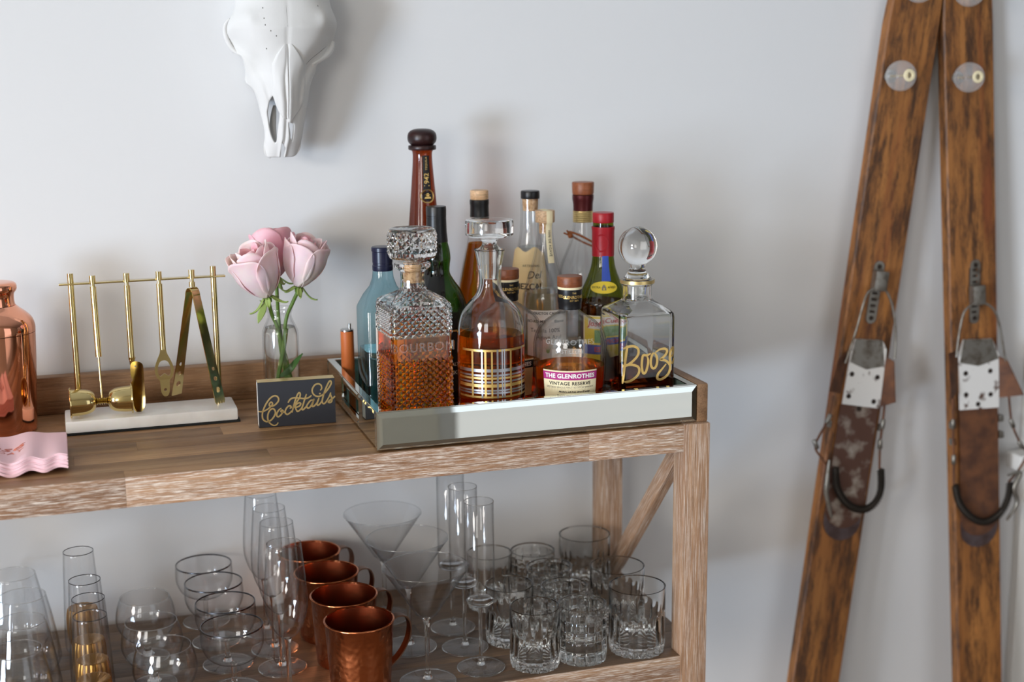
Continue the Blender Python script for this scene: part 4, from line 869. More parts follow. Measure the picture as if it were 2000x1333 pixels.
# --- olive green bottle with red capsule
t = thing('tequila_bottle', 'olive green bottle with red wax capsule, blue ribbon and colourful label', 'bottle', (-0.0416, 0.200, TF))
po = [(0, 0), (0.034, 0)] + crp([(0.0362, 0.002), (0.0370, 0.01), (0.0370, 0.118), (0.0355, 0.135), (0.0305, 0.150), (0.0235, 0.166), (0.0180, 0.182), (0.0156, 0.200), (0.0150, 0.225), (0.0150, 0.247)], 5)
obj('glass_body', MB().lathe(po + [(0, 0.247)], 48), 'olive_thin', t, 40)
obj('liquid', MB().lathe([(0, 0.008), (0.033, 0.008), (0.033, 0.132), (0, 0.132)], 40), 'dark_spirit', t, 40)
sl_ = obj('capsule', MB().lathe([(0.0158, 0.1985), (0.0163, 0.1985), (0.0164, 0.236), (0.0170, 0.2385), (0.0170, 0.2412), (0.0152, 0.2415)], 40), 'red_wax', t, 40)
obj('cap', MB().lathe([(0, 0.2474), (0.0152, 0.2474), (0.0156, 0.2485), (0.0156, 0.2605), (0.0148, 0.2618), (0, 0.262)], 40), 'red_wax', t, 40)
a = face_angle(-0.0416, 0.20) - 0.15
sf_ = wrapf(0.0165, a, 0)
obj('wax_seal', MB().plate(circle(0, 0, 0.0105, 28), [circle(0, 0, 0.0088, 28)], 0.0008, lambda X, Y, Z: sf_(X, 0.2185+Y*1.25, Z)), 'red_wax', sl_, 0)
rb_ = lambda z: 0.0158 + (0.0300-0.0158)*max(0, (0.197-z)/0.047)**1.6 + 0.0006
obj('ribbon', MB().slab(lambda u, v, d: ((rb_(0.164+0.036*v)+0.0003*d)*sin(a+0.35+(u-0.5)*0.009/0.016), -(rb_(0.164+0.036*v)+0.0003*d)*cos(a+0.35+(u-0.5)*0.009/0.016), 0.164+0.036*v), 4, 10), 'blue_print', t, 40)
ro_ = lambda z: 0.0355 - (0.0355-0.0235)*max(0, (z-0.135)/0.031) + 0.0007
def ovf(X, Y, Z):
    z = 0.1555+Y; r = ro_(z)+Z; return (r*sin(a+0.2+X/0.028), -r*cos(a+0.2+X/0.028), z)
ov = obj('oval_label', MB().slab(lambda u, v, d: ovf((v*0.0205)*cos(2*PI*u), (v*0.0085)*sin(2*PI*u), 0.0003*d), 32, 4), 'yellow_print', t, 40)
obj('lettering', MB().text('EXTRA', 0.0042, lambda X, Y, Z: ovf(X-0.0115, Y, Z+0.0005), 0.0001).text('AÑEJO', 0.0042, lambda X, Y, Z: ovf(X+0.0115, Y, Z+0.0005), 0.0001), 'black_print', ov, 0)
obj('emblem', MB().plate([(-0.003, -0.004), (0.003, -0.004), (0.003, 0.001), (0.002, 0.001), (0.002, 0.003), (0.0008, 0.003), (0.0, 0.0045), (-0.0008, 0.003), (-0.002, 0.003), (-0.002, 0.001), (-0.003, 0.001)], [[(-0.001, -0.0035), (-0.001, -0.0005), (0.001, -0.0005), (0.001, -0.0035)]], 0.0002, lambda X, Y, Z: ovf(X, Y, Z+0.0005)), 'grey_print', ov, 0)
lb = obj('label', patch(0.0373, a+0.35, 0.068, 0.078, 0.094), 'cream_label', t, 40)
cf2 = wrapf(0.0379, a+0.35, 0)
def lblk(name, x0, x1, y0, y1, mat, lift=0.0): return obj(name, MB().slab(lambda u, v, d: cf2(x0+(x1-x0)*u, y0+(y1-y0)*v, lift+0.0001*d), 16, 2), mat, lb, 30)
lblk('label_field', -0.037, 0.037, 0.030, 0.1130, 'yellow_print'); lblk('label_banner', -0.037, 0.037, 0.058, 0.072, 'blue_print', 0.0002); lblk('label_scroll', -0.030, 0.030, 0.096, 0.111, 'white_label', 0.0002); lblk('label_scene', -0.020, 0.026, 0.075, 0.094, 'green_print', 0.0002)
obj('lettering', MB().text('José Cuervo', 0.0120, lambda X, Y, Z: cf2(X, 0.1035+Y, Z+0.0005), 0.0001, 0.0002, 1.0, shear=0.25).text('ESPECIAL', 0.0100, lambda X, Y, Z: cf2(X, 0.065+Y, Z+0.0005), 0.0001, 0.0003), 'red_print', lb, 0)

# --- tan leather tube
t = thing('leather_tube', 'small tan leather covered tube with a steel top behind the blue bottle', 'tube', (-0.4070, 0.292, TF))
obj('body', MB().lathe([(0, 0), (0.0092, 0), (0.0097, 0.001), (0.0097, 0.094), (0, 0.094)], 36), 'tan_leather', t, 40)
obj('steel_top', MB().lathe([(0, 0.0942), (0.0097, 0.0942), (0.0097, 0.0962), (0.0088, 0.0972), (0, 0.0974)], 36), 'steel', t, 40)
obj('knob', MB().tube([(0.004, 0, 0.0974), (0.004, 0, 0.105)], 0.0022, 12), 'steel', t, 40)

# ------------------------------------------------------------------ rose vase
vx, vy = -0.5087, 0.262
t = thing('bud_vase', 'small clear glass milk-bottle vase of water behind the charcoal box', 'vase', (vx, vy, ZT))
po = [(0, 0), (0.021, 0)] + crp([(0.0240, 0.0015), (0.0255, 0.006), (0.0257, 0.05), (0.0255, 0.112), (0.0235, 0.123), (0.0190, 0.133), (0.0170, 0.139), (0.0168, 0.1445), (0.0183, 0.1475), (0.0183, 0.1515), (0.0172, 0.1525)], 5)
obj('glass_body', MB().lathe(shell(po, 0.0018, 0.006), 56), 'stem_thin', t, 40)
obj('water', MB().lathe(inner_prof(po, 0.0018, 0.0062, 0.1245, -0.0002), 48), 'water', t, 40)
def petal(R, H, a0, half, tilt, curl, seed, roll=0.0):
    rnd = random.Random(seed)
    ph, am = rnd.uniform(0, 6), rnd.uniform(0.4, 1.0)
    def fn(u, v):
        s_ = 2*u-1; wdt = min(1.0, (v*3.2)**0.6) * (1 - 0.18*max(0, v-0.75)*4*abs(s_)**2)
        an = a0 + s_*half*wdt
        bulge = sin(min(1, v*1.25)*PI/2)**0.75
        r = R*bulge*(1 + tilt*v) + curl*max(0, v-0.70)**1.5*(1 + 0.35*sin(3*s_+ph)*am) - 0.10*R*max(0, v-0.55)*(1-abs(s_))
        z = H*(v - 0.16*abs(s_)**2.5*v) - curl*0.55*max(0, v-0.82) + 0.0012*am*sin(5*s_+ph)*v
        return (r*cos(an), r*sin(an), z)
    return MB().sheet(fn, 14, 16)
def rose(label, base, axis, R, H, seed, deep, stem):
    root = thing('rose', label, 'rose', base, 0, 'pink roses in the bud vase')
    q = Vector(axis).normalized().to_track_quat('Z', 'Y').to_matrix(); rnd = random.Random(seed); k = 0
    for ring, (rr, hh, cnt, half, tilt, curl) in enumerate(((0.22, 0.93, 2, 1.7, -0.1, 0.0), (0.42, 0.97, 3, 1.25, -0.12, 0.0), (0.62, 1.0, 3, 1.2, -0.12, 0.004), (0.82, 0.98, 4, 1.0, -0.10, 0.010), (1.0, 0.92, 5, 0.92, -0.06, 0.020))):
        a0 = rnd.uniform(0, 6)
        for c in range(cnt):
            mb = petal(R*rr, H*hh*rnd.uniform(0.93, 1.03), a0 + 2*PI*c/cnt + rnd.uniform(-0.15, 0.15), half, tilt + rnd.uniform(-0.03, 0.06), curl*rnd.uniform(0.5, 1.6)*R/0.034, seed*100+k); k += 1
            mb.map(lambda x, y, z: tuple(q @ Vector((x, y, z))))
            o = obj('petal', mb, 'petal_deep' if (deep or (ring < 2)) else 'petal', root, 60)
            m_ = o.modifiers.new('thickness', 'SOLIDIFY'); m_.thickness = 0.0007
    obj('hip', MB().lathe([(0, -0.007), (0.0035, -0.006), (0.0050, -0.001), (0.0070, 0.002), (0, 0.004)], 16).map(lambda x, y, z: tuple(q @ Vector((x, y, z)))), 'stem_green', root, 60)
    for c in range(5):
        a0 = c*2*PI/5 + seed; dr = rnd.uniform(0.6, 1.2)
        def sfn(u, v, a0=a0, dr=dr):
            r = 0.005 + 0.024*v*dr; wv = 0.0052*(1-v)**0.8*(0.35+min(1, v*4)*0.65) + 0.0002; z = 0.0015 - 0.010*sin(v*PI*0.7)*dr - 0.004*v
            p = Vector((r*cos(a0) - (2*u-1)*wv*sin(a0), r*sin(a0) + (2*u-1)*wv*cos(a0), z + 0.002*abs(2*u-1))); return tuple(q @ p)
        o = obj('sepal', MB().sheet(sfn, 4, 10), 'sepal_green', root, 60); m_ = o.modifiers.new('thickness', 'SOLIDIFY'); m_.thickness = 0.0005
    b = Vector(base)
    obj('stem', MB().tube(cr([tuple(Vector(p) - b) for p in stem], 6), 0.0027, 10), 'stem_green', root, 60)
    return root
Z0 = ZT
rA = rose('large pale pink rose leaning toward the brass tool rack', (-0.5265, 0.240, 1.0300), (-0.36, -0.20, 1.0), 0.0350, 0.082, 3, False,
          [(-0.5262, 0.2405, 1.026), (-0.521, 0.250, 1.005), (-0.513, 0.258, 0.985), (-0.506, 0.262, 0.95), (-0.499, 0.264, 0.90), (-0.4945, 0.264, 0.8685)])
rB = rose('pale pink rose leaning toward the bottle tray', (-0.4825, 0.250, 1.0400), (0.24, -0.06, 1.0), 0.0325, 0.077, 11, False,
          [(-0.4827, 0.2503, 1.036), (-0.491, 0.255, 1.018), (-0.500, 0.259, 0.995), (-0.5065, 0.256, 0.955), (-0.517, 0.255, 0.90), (-0.5215, 0.255, 0.8685)])
rC = rose('deeper pink rose standing behind the other two', (-0.507, 0.290, 1.0480), (-0.06, 0.30, 1.0), 0.0315, 0.076, 23, True,
          [(-0.507, 0.289, 1.044), (-0.508, 0.281, 1.015), (-0.509, 0.268, 0.990), (-0.507, 0.2675, 0.95), (-0.502, 0.272, 0.90), (-0.505, 0.274, 0.8685)])
lf_ = MB().sheet(lambda u, v: (0.004 + 0.034*v, -0.006 - 0.004*sin(v*PI) + 0.001*(2*u-1), 0.012 + 0.030*v**1.3 + (2*u-1)*0.0068*sin(PI*min(1, v*0.92+0.06))), 6, 14)
o = obj('leaf', lf_, 'leaf_green', rB, 60, (-0.5185 - (-0.4825), 0.252-0.250, 0.905-1.040)); m_ = o.modifiers.new('thickness', 'SOLIDIFY'); m_.thickness = 0.0005
lf2 = MB().sheet(lambda u, v: (-0.004 - 0.012*v - (2*u-1)*0.0055*sin(PI*min(1, v*0.9+0.08)), -0.004*v, 0.0 - 0.030*v), 6, 12)
o = obj('leaf', lf2, 'sepal_green', rA, 60, (0.0, 0.0, -0.004)); m_ = o.modifiers.new('thickness', 'SOLIDIFY'); m_.thickness = 0.0005

# ------------------------------------------------------------------ glassware on the lower shelf
def series(root, spots, labels, rots=None):
    root.location = (spots[0][0], spots[0][1], ZL); root['label'] = labels[0]
    if rots: root.rotation_euler = (0, 0, rots[0])
    for k in range(1, len(spots)): place(root, (spots[k][0], spots[k][1], ZL), labels[k], rots[k] if rots else None)
def foot_stem(t, fr, sr, h0, tip):
    obj('foot', MB().lathe([(0, 0.0), (fr-0.001, 0.0), (fr, 0.0006), (fr, 0.0013)] + crp([(fr*0.97, 0.0016), (fr*0.7, 0.0024), (fr*0.4, 0.0036), (sr*2.4, 0.0052)], 5) + [(0, 0.0056)], 56), 'foot_thin', t, 50)
    obj('foot_rim', MB().lathe([(fr-0.0012, 0.0002), (fr+0.0001, 0.0002), (fr+0.0003, 0.0010), (fr-0.0002, 0.0017), (fr-0.0012, 0.0017), (fr-0.0012, 0.0002)], 56), 'crystal', t, 60)
    obj('stem', MB().lathe([(0, 0.0050)] + crp([(sr*2.2, 0.0053), (sr*1.6, 0.0080), (sr*1.15, 0.0130), (sr, 0.0200 if h0 > 0.03 else h0*0.8), (sr, h0)], 5) + tip, 40), 'crystal', t, 60)
def bowl_shell(outer, t):   # outer from stem to rim -> closed thin wall
    inn = [(max(r-t, 0), z) for r, z in outer[::-1]]
    z_in = outer[0][1] + t*3
    return outer + [(outer[-1][0]-t*0.5, outer[-1][1]+t*0.5)] + [(r, max(z, z_in)) for r, z in inn if r > 0.001] + [(0, z_in)]
ORD4 = ['nearest the shelf front edge', 'second from the shelf front edge', 'third from the shelf front edge', 'closest to the wall']

# wide stemless tumblers with fluted bottoms
t = thing('stemless_glass', '', 'glass', (0, 0, 0), 0, 'wide tapered tumblers with fluted bottoms')
outer = crp([(0.0300, 0.0), (0.0400, 0.004), (0.0452, 0.014), (0.0458, 0.026), (0.0430, 0.050), (0.0380, 0.080), (0.0318, 0.1100)], 6)
def flute(x, y, z, n=14, zmax=0.034, am=0.05):
    a = math.atan2(y, x); k = 1 + am*(abs(cos(n*a/2)) - 0.6)*max(0, min(1, (zmax-z)/0.012)); return (x*k, y*k, z)
gb = MB().lathe([(0, 0.0)] + bowl_shell(outer, 0.0012), 112).map(flute)
obj('glass_wall', gb, 'stem_thin', t, 50)
obj('rim', MB().lathe([(0.0310, 0.1095), (0.0319, 0.1095), (0.0319, 0.1106), (0.0310, 0.1106), (0.0310, 0.1095)], 64), 'crystal', t, 50)
series(t, [(-0.886, 0.062), (-0.882, 0.157), (-0.882, 0.252), (-0.897, 0.345)], ['wide tapered clear tumbler with fluted bottom, %s' % o for o in ORD4])

# slim flutes with gold bases
t = thing('gold_base_flute', '', 'champagne glass', (0, 0, 0), 0, 'slim clear flutes with scalloped gold bases')
outer = crp([(0.0200, 0.0), (0.0255, 0.004), (0.0270, 0.012), (0.0268, 0.030), (0.0250, 0.070), (0.0230, 0.115), (0.0210, 0.150)], 6)
obj('glass_wall', MB().lathe([(0, 0.0)] + bowl_shell(outer, 0.0010), 72), 'stem_thin', t, 50)
gp = MB().lathe([(0, 0.0040)] + crp([(0.0110, 0.0040), (0.0190, 0.012), (0.0220, 0.030), (0.0222, 0.052), (0.0200, 0.0650)], 5) + [(0.0165, 0.0660), (0.0, 0.058)], 96).map(lambda x, y, z: flute(x, y, z, 16, 0.09, 0.07))
obj('gold_base', gp, 'gold_shot', t, 50)
obj('rim', MB().lathe([(0.0203, 0.1496), (0.0211, 0.1496), (0.0211, 0.1505), (0.0203, 0.1505), (0.0203, 0.1496)], 56), 'silver_rim', t, 50)
series(t, [(-0.7945, 0.045), (-0.795, 0.107), (-0.798, 0.178), (-0.804, 0.300)], ['slim clear flute with scalloped gold base, %s' % o for o in ORD4])

# short stemmed brandy glasses
t = thing('brandy_glass', '', 'brandy glass', (0, 0, 0), 0, 'short stemmed balloon glasses')
foot_stem(t, 0.030, 0.0045, 0.020, [(0.0055, 0.0235), (0, 0.0237)])
outer = crp([(0.0045, 0.0238), (0.0180, 0.0262), (0.0320, 0.0360), (0.0402, 0.0510), (0.0415, 0.0640), (0.0388, 0.0790), (0.0345, 0.0910)], 6)
obj('bowl', MB().lathe(bowl_shell(outer, 0.0010), 64), 'stem_thin', t, 50)
obj('rim', MB().lathe([(0.0338, 0.0906), (0.0346, 0.0906), (0.0346, 0.0915), (0.0338, 0.0915), (0.0338, 0.0906)], 56), 'crystal', t, 50)
series(t, [(-0.7055, 0.060), (-0.7160, 0.150), (-0.7190, 0.243)], ['clear balloon brandy glass, %s' % o for o in (ORD4[0], 'between its two twins', ORD4[3])])

# silver rimmed coupes
t = thing('coupe_glass', '', 'coupe glass', (0, 0, 0), 0, 'coupe glasses with silver rims')
foot_stem(t, 0.0350, 0.0033, 0.034, [(0.0045, 0.0385), (0, 0.0387)])
outer = crp([(0.0042, 0.0388), (0.0200, 0.0412), (0.0340, 0.0500), (0.0412, 0.0640), (0.0424, 0.0760), (0.0415, 0.0920)], 6)
obj('bowl', MB().lathe(bowl_shell(outer, 0.0010), 64), 'stem_thin', t, 50)
obj('silver_rim', MB().lathe([(0.0404, 0.0908), (0.0418, 0.0906), (0.0416, 0.0926), (0.0404, 0.0926), (0.0404, 0.0908)], 64), 'silver_rim', t, 50)
series(t, [(-0.6140, 0.097), (-0.6130, 0.183), (-0.6200, 0.2685), (-0.6260, 0.350)], ['silver-rimmed coupe glass, %s' % o for o in ORD4])

# champagne flutes
t = thing('champagne_flute', '', 'champagne flute', (0, 0, 0), 0, 'tulip champagne flutes on tall stems')
foot_stem(t, 0.0338, 0.0033, 0.072, [(0.0050, 0.0805), (0, 0.0807)])
outer = crp([(0.0045, 0.0808), (0.0130, 0.0870), (0.0215, 0.1000), (0.0272, 0.1180), (0.0287, 0.1340), (0.0272, 0.1650), (0.0228, 0.2130)], 6)
obj('bowl', MB().lathe(bowl_shell(outer, 0.0009), 64), 'stem_thin', t, 50)
obj('rim', MB().lathe([(0.0221, 0.2126), (0.0229, 0.2126), (0.0229, 0.2135), (0.0221, 0.2135), (0.0221, 0.2126)], 56), 'crystal', t, 50)
series(t, [(-0.5455, 0.056), (-0.5420, 0.145), (-0.5425, 0.213), (-0.5445, 0.284)], ['clear tulip champagne flute, %s' % o for o in ORD4])

# hammered copper mugs
t = thing('copper_mug', '', 'mug', (0, 0, 0), 0, 'hammered copper mugs')
obj('body', MB().lathe([(0, 0), (0.0380, 0.0), (0.0398, 0.0015), (0.0405, 0.005), (0.0440, 0.060), (0.0462, 0.0965)] + [(0.0462 + 0.0016*sin(a), 0.0985 - 0.0016*cos(a)) for a in (0.4, 0.9, 1.6, 2.3, 3.0)] + [(0.0452, 0.0995), (0.0450, 0.0975)], 72), 'hammered_copper', t, 50)
obj('inner_wall', MB().lathe([(0.0452, 0.0985), (0.0448, 0.0960), (0.0428, 0.060), (0.0392, 0.006), (0.036, 0.004), (0, 0.004)], 72), 'mug_inner', t, 50)
hp = cr([(0.0455, 0.090), (0.0560, 0.0945), (0.0690, 0.0900), (0.0745, 0.0750), (0.0710, 0.0560), (0.0600, 0.0380), (0.0440, 0.0240)], 6)
def hfn(u, v, d):
    k = v*(len(hp)-1); i = min(int(k), len(hp)-2); f_ = k-i; x = hp[i][0]*(1-f_)+hp[i+1][0]*f_; z = hp[i][1]*(1-f_)+hp[i+1][1]*f_
    tx, tz = hp[i+1][0]-hp[i][0], hp[i+1][1]-hp[i][1]; l_ = math.hypot(tx, tz); return (x + tz/l_*0.0018*d, (u-0.5)*0.0125, z - tx/l_*0.0018*d)
obj('handle', MB().slab(hfn, 2, 40), 'mug_handle', t, 50)
series(t, [(-0.4510, 0.0445), (-0.4530, 0.1405), (-0.4600, 0.2370), (-0.4690, 0.3335)], ['hammered copper mug, %s' % o for o in ORD4], [math.radians(a) for a in (12, 16, 14, 18)])

# martini glasses
t = thing('martini_glass', '', 'martini glass', (0, 0, 0), 0, 'martini glasses')
foot_stem(t, 0.0388, 0.0032, 0.070, [(0.0040, 0.0840), (0.0060, 0.0905), (0, 0.0907)])
obj('bowl', MB().lathe(bowl_shell([(0.0058, 0.0908), (0.0150, 0.0985), (0.0320, 0.1250), (0.0460, 0.1460), (0.0587, 0.1650)], 0.0010), 72), 'stem_thin', t, 50)
obj('rim', MB().lathe([(0.0579, 0.1646), (0.0588, 0.1646), (0.0588, 0.1656), (0.0579, 0.1656), (0.0579, 0.1646)], 72), 'crystal', t, 50)
series(t, [(-0.3600, 0.036), (-0.3560, 0.157), (-0.3650, 0.279)], ['clear martini glass, %s' % o for o in (ORD4[0], 'between the other two', ORD4[3])])

# tall cylindrical flutes
t = thing('cylinder_flute', '', 'champagne flute', (0, 0, 0), 0, 'tall straight cylindrical flutes')
foot_stem(t, 0.0336, 0.0028, 0.080, [(0.0034, 0.0925), (0, 0.0927)])
obj('bowl', MB().lathe(bowl_shell([(0.0034, 0.0928), (0.0140, 0.0936), (0.0188, 0.0962), (0.0204, 0.1010), (0.0206, 0.15), (0.0205, 0.2420)], 0.0010) , 56), 'stem_thin', t, 50)
obj('thick_base', MB().lathe([(0, 0.0945), (0.0150, 0.0945), (0.0185, 0.0968), (0.0192, 0.1000), (0.0150, 0.1035), (0, 0.1042)], 48), 'crystal', t, 50)
obj('rim', MB().lathe([(0.0198, 0.2416), (0.0206, 0.2416), (0.0206, 0.2425), (0.0198, 0.2425), (0.0198, 0.2416)], 56), 'crystal', t, 50)
series(t, [(-0.2785, 0.056), (-0.2810, 0.129), (-0.2785, 0.205)], ['tall straight-sided flute on a long stem, %s' % o for o in (ORD4[0], 'between its two twins', ORD4[3])])

# cut rocks glasses
def rocks(R, H, kind):
    SG = 144 if kind == 'rib' else 168
    zs = [0.0, 0.0008, 0.003, 0.006] + [0.006 + (H-0.010)*k/44 for k in range(1, 44)] + [H-0.003, H]
    v = []; n = 0
    for z in zs:
        for k in range(SG):
            a = 2*PI*k/SG; r = R*(0.965 + 0.035*min(1, z/0.010)) - (0.0015 if z < 0.0005 else 0)
            if kind == 'rib':
                lower = max(0, min(1, (0.66*H - z)/(0.10*H)))
                r -= 0.0016*(1-abs(cos(9*a)))*lower + 0.0012*(abs(sin(9*a)))*max(0, min(1, (0.16*H-z)/0.004))*(0.5+0.5*cos(18*a))
            else:
                gz = min(abs((z - 0.004) - q*H/5.6) for q in range(1, 6)) if z < 0.97*H else 1
                ga = abs((a*14/(2*PI)+0.5) % 1 - 0.5)*2*PI/14*R
                r -= 0.0014*max(0, 1-gz/0.0016) + 0.0012*max(0, 1-ga/0.0018)*(1 if z < 0.93*H else 0)
            v.append((r*cos(a), r*sin(a), z))
        n += 1
    fs = [(i*SG+k, i*SG+(k+1) % SG, (i+1)*SG+(k+1) % SG, (i+1)*SG+k) for i in range(n-1) for k in range(SG)]
    th = 0.0022 if kind == 'rib' else 0.0032
    base = len(v)
    inn = [(R-th*0.5, H+0.0003), (R-th, H-0.0008), (R-th-0.0006, 0.020), (R-th-0.003, 0.0150), (R-th-0.010, 0.0135)]
    for r, z in inn: v += [(r*cos(2*PI*k/SG), r*sin(2*PI*k/SG), z) for k in range(SG)]
    off = (n-1)*SG
    for i in range(len(inn)):
        a0 = off if i == 0 else base+(i-1)*SG; b0 = base+i*SG
        fs += [(a0+k, a0+(k+1) % SG, b0+(k+1) % SG, b0+k) for k in range(SG)]
    c1 = len(v); v.append((0, 0, 0.0125)); fs += [(base+4*SG+k, base+4*SG+(k+1) % SG, c1) for k in range(SG)]
    c2 = len(v)
    m = MB(); m.v = v; m.f = fs
    # star cut under the base
    star = len(m.v)
    for k in range(SG):
        a = 2*PI*k/SG; m.v.append((R*0.45*cos(a), R*0.45*sin(a), 0.0005 + (0.0022*abs(cos(8*a)) if kind == 'rib' else 0.0008)))
    m.v.append((0, 0, 0.001)); c = len(m.v)-1
    m.f += [((k+1) % SG, k, star+k, star+(k+1) % SG) for k in range(SG)] + [(star+(k+1) % SG, star+k, c) for k in range(SG)]
    return m
t = thing('rocks_glass', '', 'tumbler', (0, 0, 0), 0, 'small ribbed rocks glasses'); obj('cut_glass', rocks(0.0352, 0.087, 'rib'), 'crystal', t, 28)
series(t, [(-0.2040, 0.041), (-0.2120, 0.133), (-0.2010, 0.270)], ['small vertically ribbed rocks glass, %s' % o for o in (ORD4[0], 'between its two twins', ORD4[3])])
t = thing('rocks_glass', '', 'tumbler', (0, 0, 0), 0, 'grid cut rocks glasses'); obj('cut_glass', rocks(0.0348, 0.082, 'grid'), 'crystal', t, 28)
series(t, [(-0.1335, 0.041), (-0.1340, 0.1125), (-0.1285, 0.196), (-0.1300, 0.272)], ['thick rocks glass cut in a square grid, %s' % o for o in ORD4])
t = thing('rocks_glass', '', 'tumbler', (0, 0, 0), 0, 'large ribbed rocks glasses'); obj('cut_glass', rocks(0.0405, 0.097, 'rib'), 'crystal', t, 28)
series(t, [(-0.0490, 0.044), (-0.0460, 0.128), (-0.0420, 0.276)], ['large ribbed rocks glass beside the cart end brace, %s' % o for o in (ORD4[0], 'between its two twins', ORD4[3])])

# ------------------------------------------------------------------ skull on the wall
SL = [(-5350,15400),(-5360,15000),(-5415,14441),(-5420,14337),(-5455,14212),(-5539,14073),(-5570,14011),(-5543,13837),(-5480,13682),(-5363,13611),(-5308,13399),(-5308,13257),(-5226,13171),(-5161,13013),(-5120,12812),(-5074,12545),(-5092,12300),(-5067,12205),(-4995,12176)]
SR = [(-4100,15400),(-4100,15000),(-4081,14444),(-4069,14367),(-4051,14246),(-3954,14083),(-4005,13877),(-4087,13634),(-4222,13564),(-4314,13472),(-4310,13379),(-4405,13193),(-4435,13000),(-4461,12892),(-4508,12625),(-4545,12422),(-4565,12299),(-4635,12199),(-4717,12172)]
HOLES = [[tuple(q) for q in cr(P, 4, True)] for P in [[(-4986,13067),(-4941,12937),(-4897,12829),(-4909,12649),(-4934,12418),(-4970,12419),(-5016,12544),(-5044,12724),(-5052,12868)],
         [(-4769,12682),(-4733,12674),(-4683,12658),(-4679,12571),(-4699,12427),(-4727,12464),(-4759,12573)],
         [(-4846,12416),(-4820,12335),(-4800,12284),(-4827,12150),(-4878,12150),(-4865,12322)]]]
def interp(tab, z):
    for (xa, za), (xb, zb) in zip(tab, tab[1:]):
        if zb <= z <= za: return xa + (xb-xa)*(za-z)/(za-zb)
    return tab[0][0] if z > tab[0][1] else tab[-1][0]
def inpoly(x, z, P):
    c = False
    for (xa, za), (xb, zb) in zip(P, P[1:]+P[:1]):
        if (za > z) != (zb > z) and x < (xb-xa)*(z-za)/(zb-za)+xa: c = not c
    return c
ZTOP, ZBOT = 1.530, 1.2178
def lerp_tab(tab, z):
    for (za, a), (zb, b) in zip(tab, tab[1:]):
        if zb <= z <= za: return b + (a-b)*(z-zb)/(za-zb)
    return tab[0][1] if z > tab[0][0] else tab[-1][1]
SL = [tuple(q) for q in cr(SL, 5)]; SR = [tuple(q) for q in cr(SR, 5)]
HW_S = []
for k_ in range(80):
    zz_ = 1.20 + 0.345*k_/79; zs_ = [zz_ + 0.022*m/6 for m in range(-6, 7)]
    HW_S.append((zz_, sum(interp(SL, q*1e4) for q in zs_)/13e4, sum(interp(SR, q*1e4) for q in zs_)/13e4))
def s_front(x, z):
    k_ = min(78, max(0, int((z-1.20)/0.345*79))); f_ = (z-1.20)/0.345*79 - k_; a_, b_ = HW_S[k_], HW_S[k_+1]
    xl, xr = a_[1]+(b_[1]-a_[1])*f_, a_[2]+(b_[2]-a_[2])*f_; c = (xl+xr)/2; hw_ = max(1e-4, (xr-xl)/2*1.03); s_ = max(-1, min(1, (x-c)/hw_))
    D = lerp_tab([(1.53, 0.020), (1.50, 0.045), (1.46, 0.056), (1.40, 0.058), (1.36, 0.052), (1.32, 0.044), (1.28, 0.030), (1.24, 0.018), (1.2178, 0.006)], z)
    ye = lerp_tab([(1.53, 0.385), (1.48, 0.36), (1.40, 0.345), (1.34, 0.345), (1.30, 0.340), (1.2178, 0.345)], z)
    p_ = lerp_tab([(1.53, 2.0), (1.42, 2.8), (1.36, 2.0), (1.28, 1.7), (1.2, 2.2)], z)
    y = ye - D*(max(0.0, 1-abs(s_)**p_))**0.62
    # orbits, cheek hollows, midline groove, nasal ridge
    for sx_ in (-1, 1):
        y += 0.018*math.exp(-((s_-sx_*0.88)/0.17)**2 - ((z-1.383)/0.019)**2)
        y -= 0.006*math.exp(-((s_-sx_*0.72)/0.16)**2 - ((z-1.412)/0.013)**2)
        y += 0.008*math.exp(-((s_-sx_*0.66)/0.16)**2 - ((z-1.352)/0.022)**2)
        y -= 0.004*math.exp(-((s_-sx_*0.95)/0.10)**2 - ((z-1.362)/0.010)**2)
        y += 0.004*math.exp(-((s_-sx_*0.55)/0.10)**2 - ((z-1.315)/0.03)**2)
    y += 0.0016*math.exp(-((s_)/0.035)**2)*(1 if z < 1.40 else 0.4)
    y -= 0.003*math.exp(-((abs(s_)-0.16)/0.12)**2)*max(0, min(1, (1.36-z)/0.05))
    return y
NU, NV = 84, 170; sk = MB(); rows_ = []
for j in range(NV+1):
    z = ZTOP + (ZBOT-ZTOP)*j/NV; xl, xr = interp(SL, z*1e4)*1e-4, interp(SR, z*1e4)*1e-4; c = (xl+xr)/2; hw_ = (xr-xl)/2
    row = []
    ybk = lerp_tab([(1.53, 0.398), (1.42, 0.398), (1.30, 0.394), (1.27, 0.372), (1.2178, 0.357)], z); ye = s_front(xl, z)
    for k in range(6): f_ = k/6; row.append((c - hw_*(0.78 + 0.22*sin(f_*PI/2)), ybk + (ye-ybk)*f_, z))
    for i in range(NU+1):
        s_ = -cos(PI*i/NU)*0.35 + (2*i/NU-1)*0.65; x = c + hw_*s_; row.append((x, s_front(x, z), z))
    for k in range(5, -1, -1): f_ = k/6; row.append((c + hw_*(0.78 + 0.22*sin(f_*PI/2)), ybk + (ye-ybk)*f_, z))
    rows_.append(row)
nn = len(rows_[0]); sk.v = [p for r in rows_ for p in r]
for j in range(NV):
    for i in range(nn-1):
        q = (j*nn+i, j*nn+i+1, (j+1)*nn+i+1, (j+1)*nn+i)
        cx_ = sum(sk.v[k][0] for k in q)/4*1e4; cz_ = sum(sk.v[k][2] for k in q)/4*1e4
        if 6 <= i < nn-7 and any(inpoly(cx_, cz_, P) for P in HOLES): continue
        sk.f.append(q)
from collections import Counter
ec = Counter(tuple(sorted(e)) for f_ in sk.f for e in zip(f_, f_[1:]+f_[:1]))
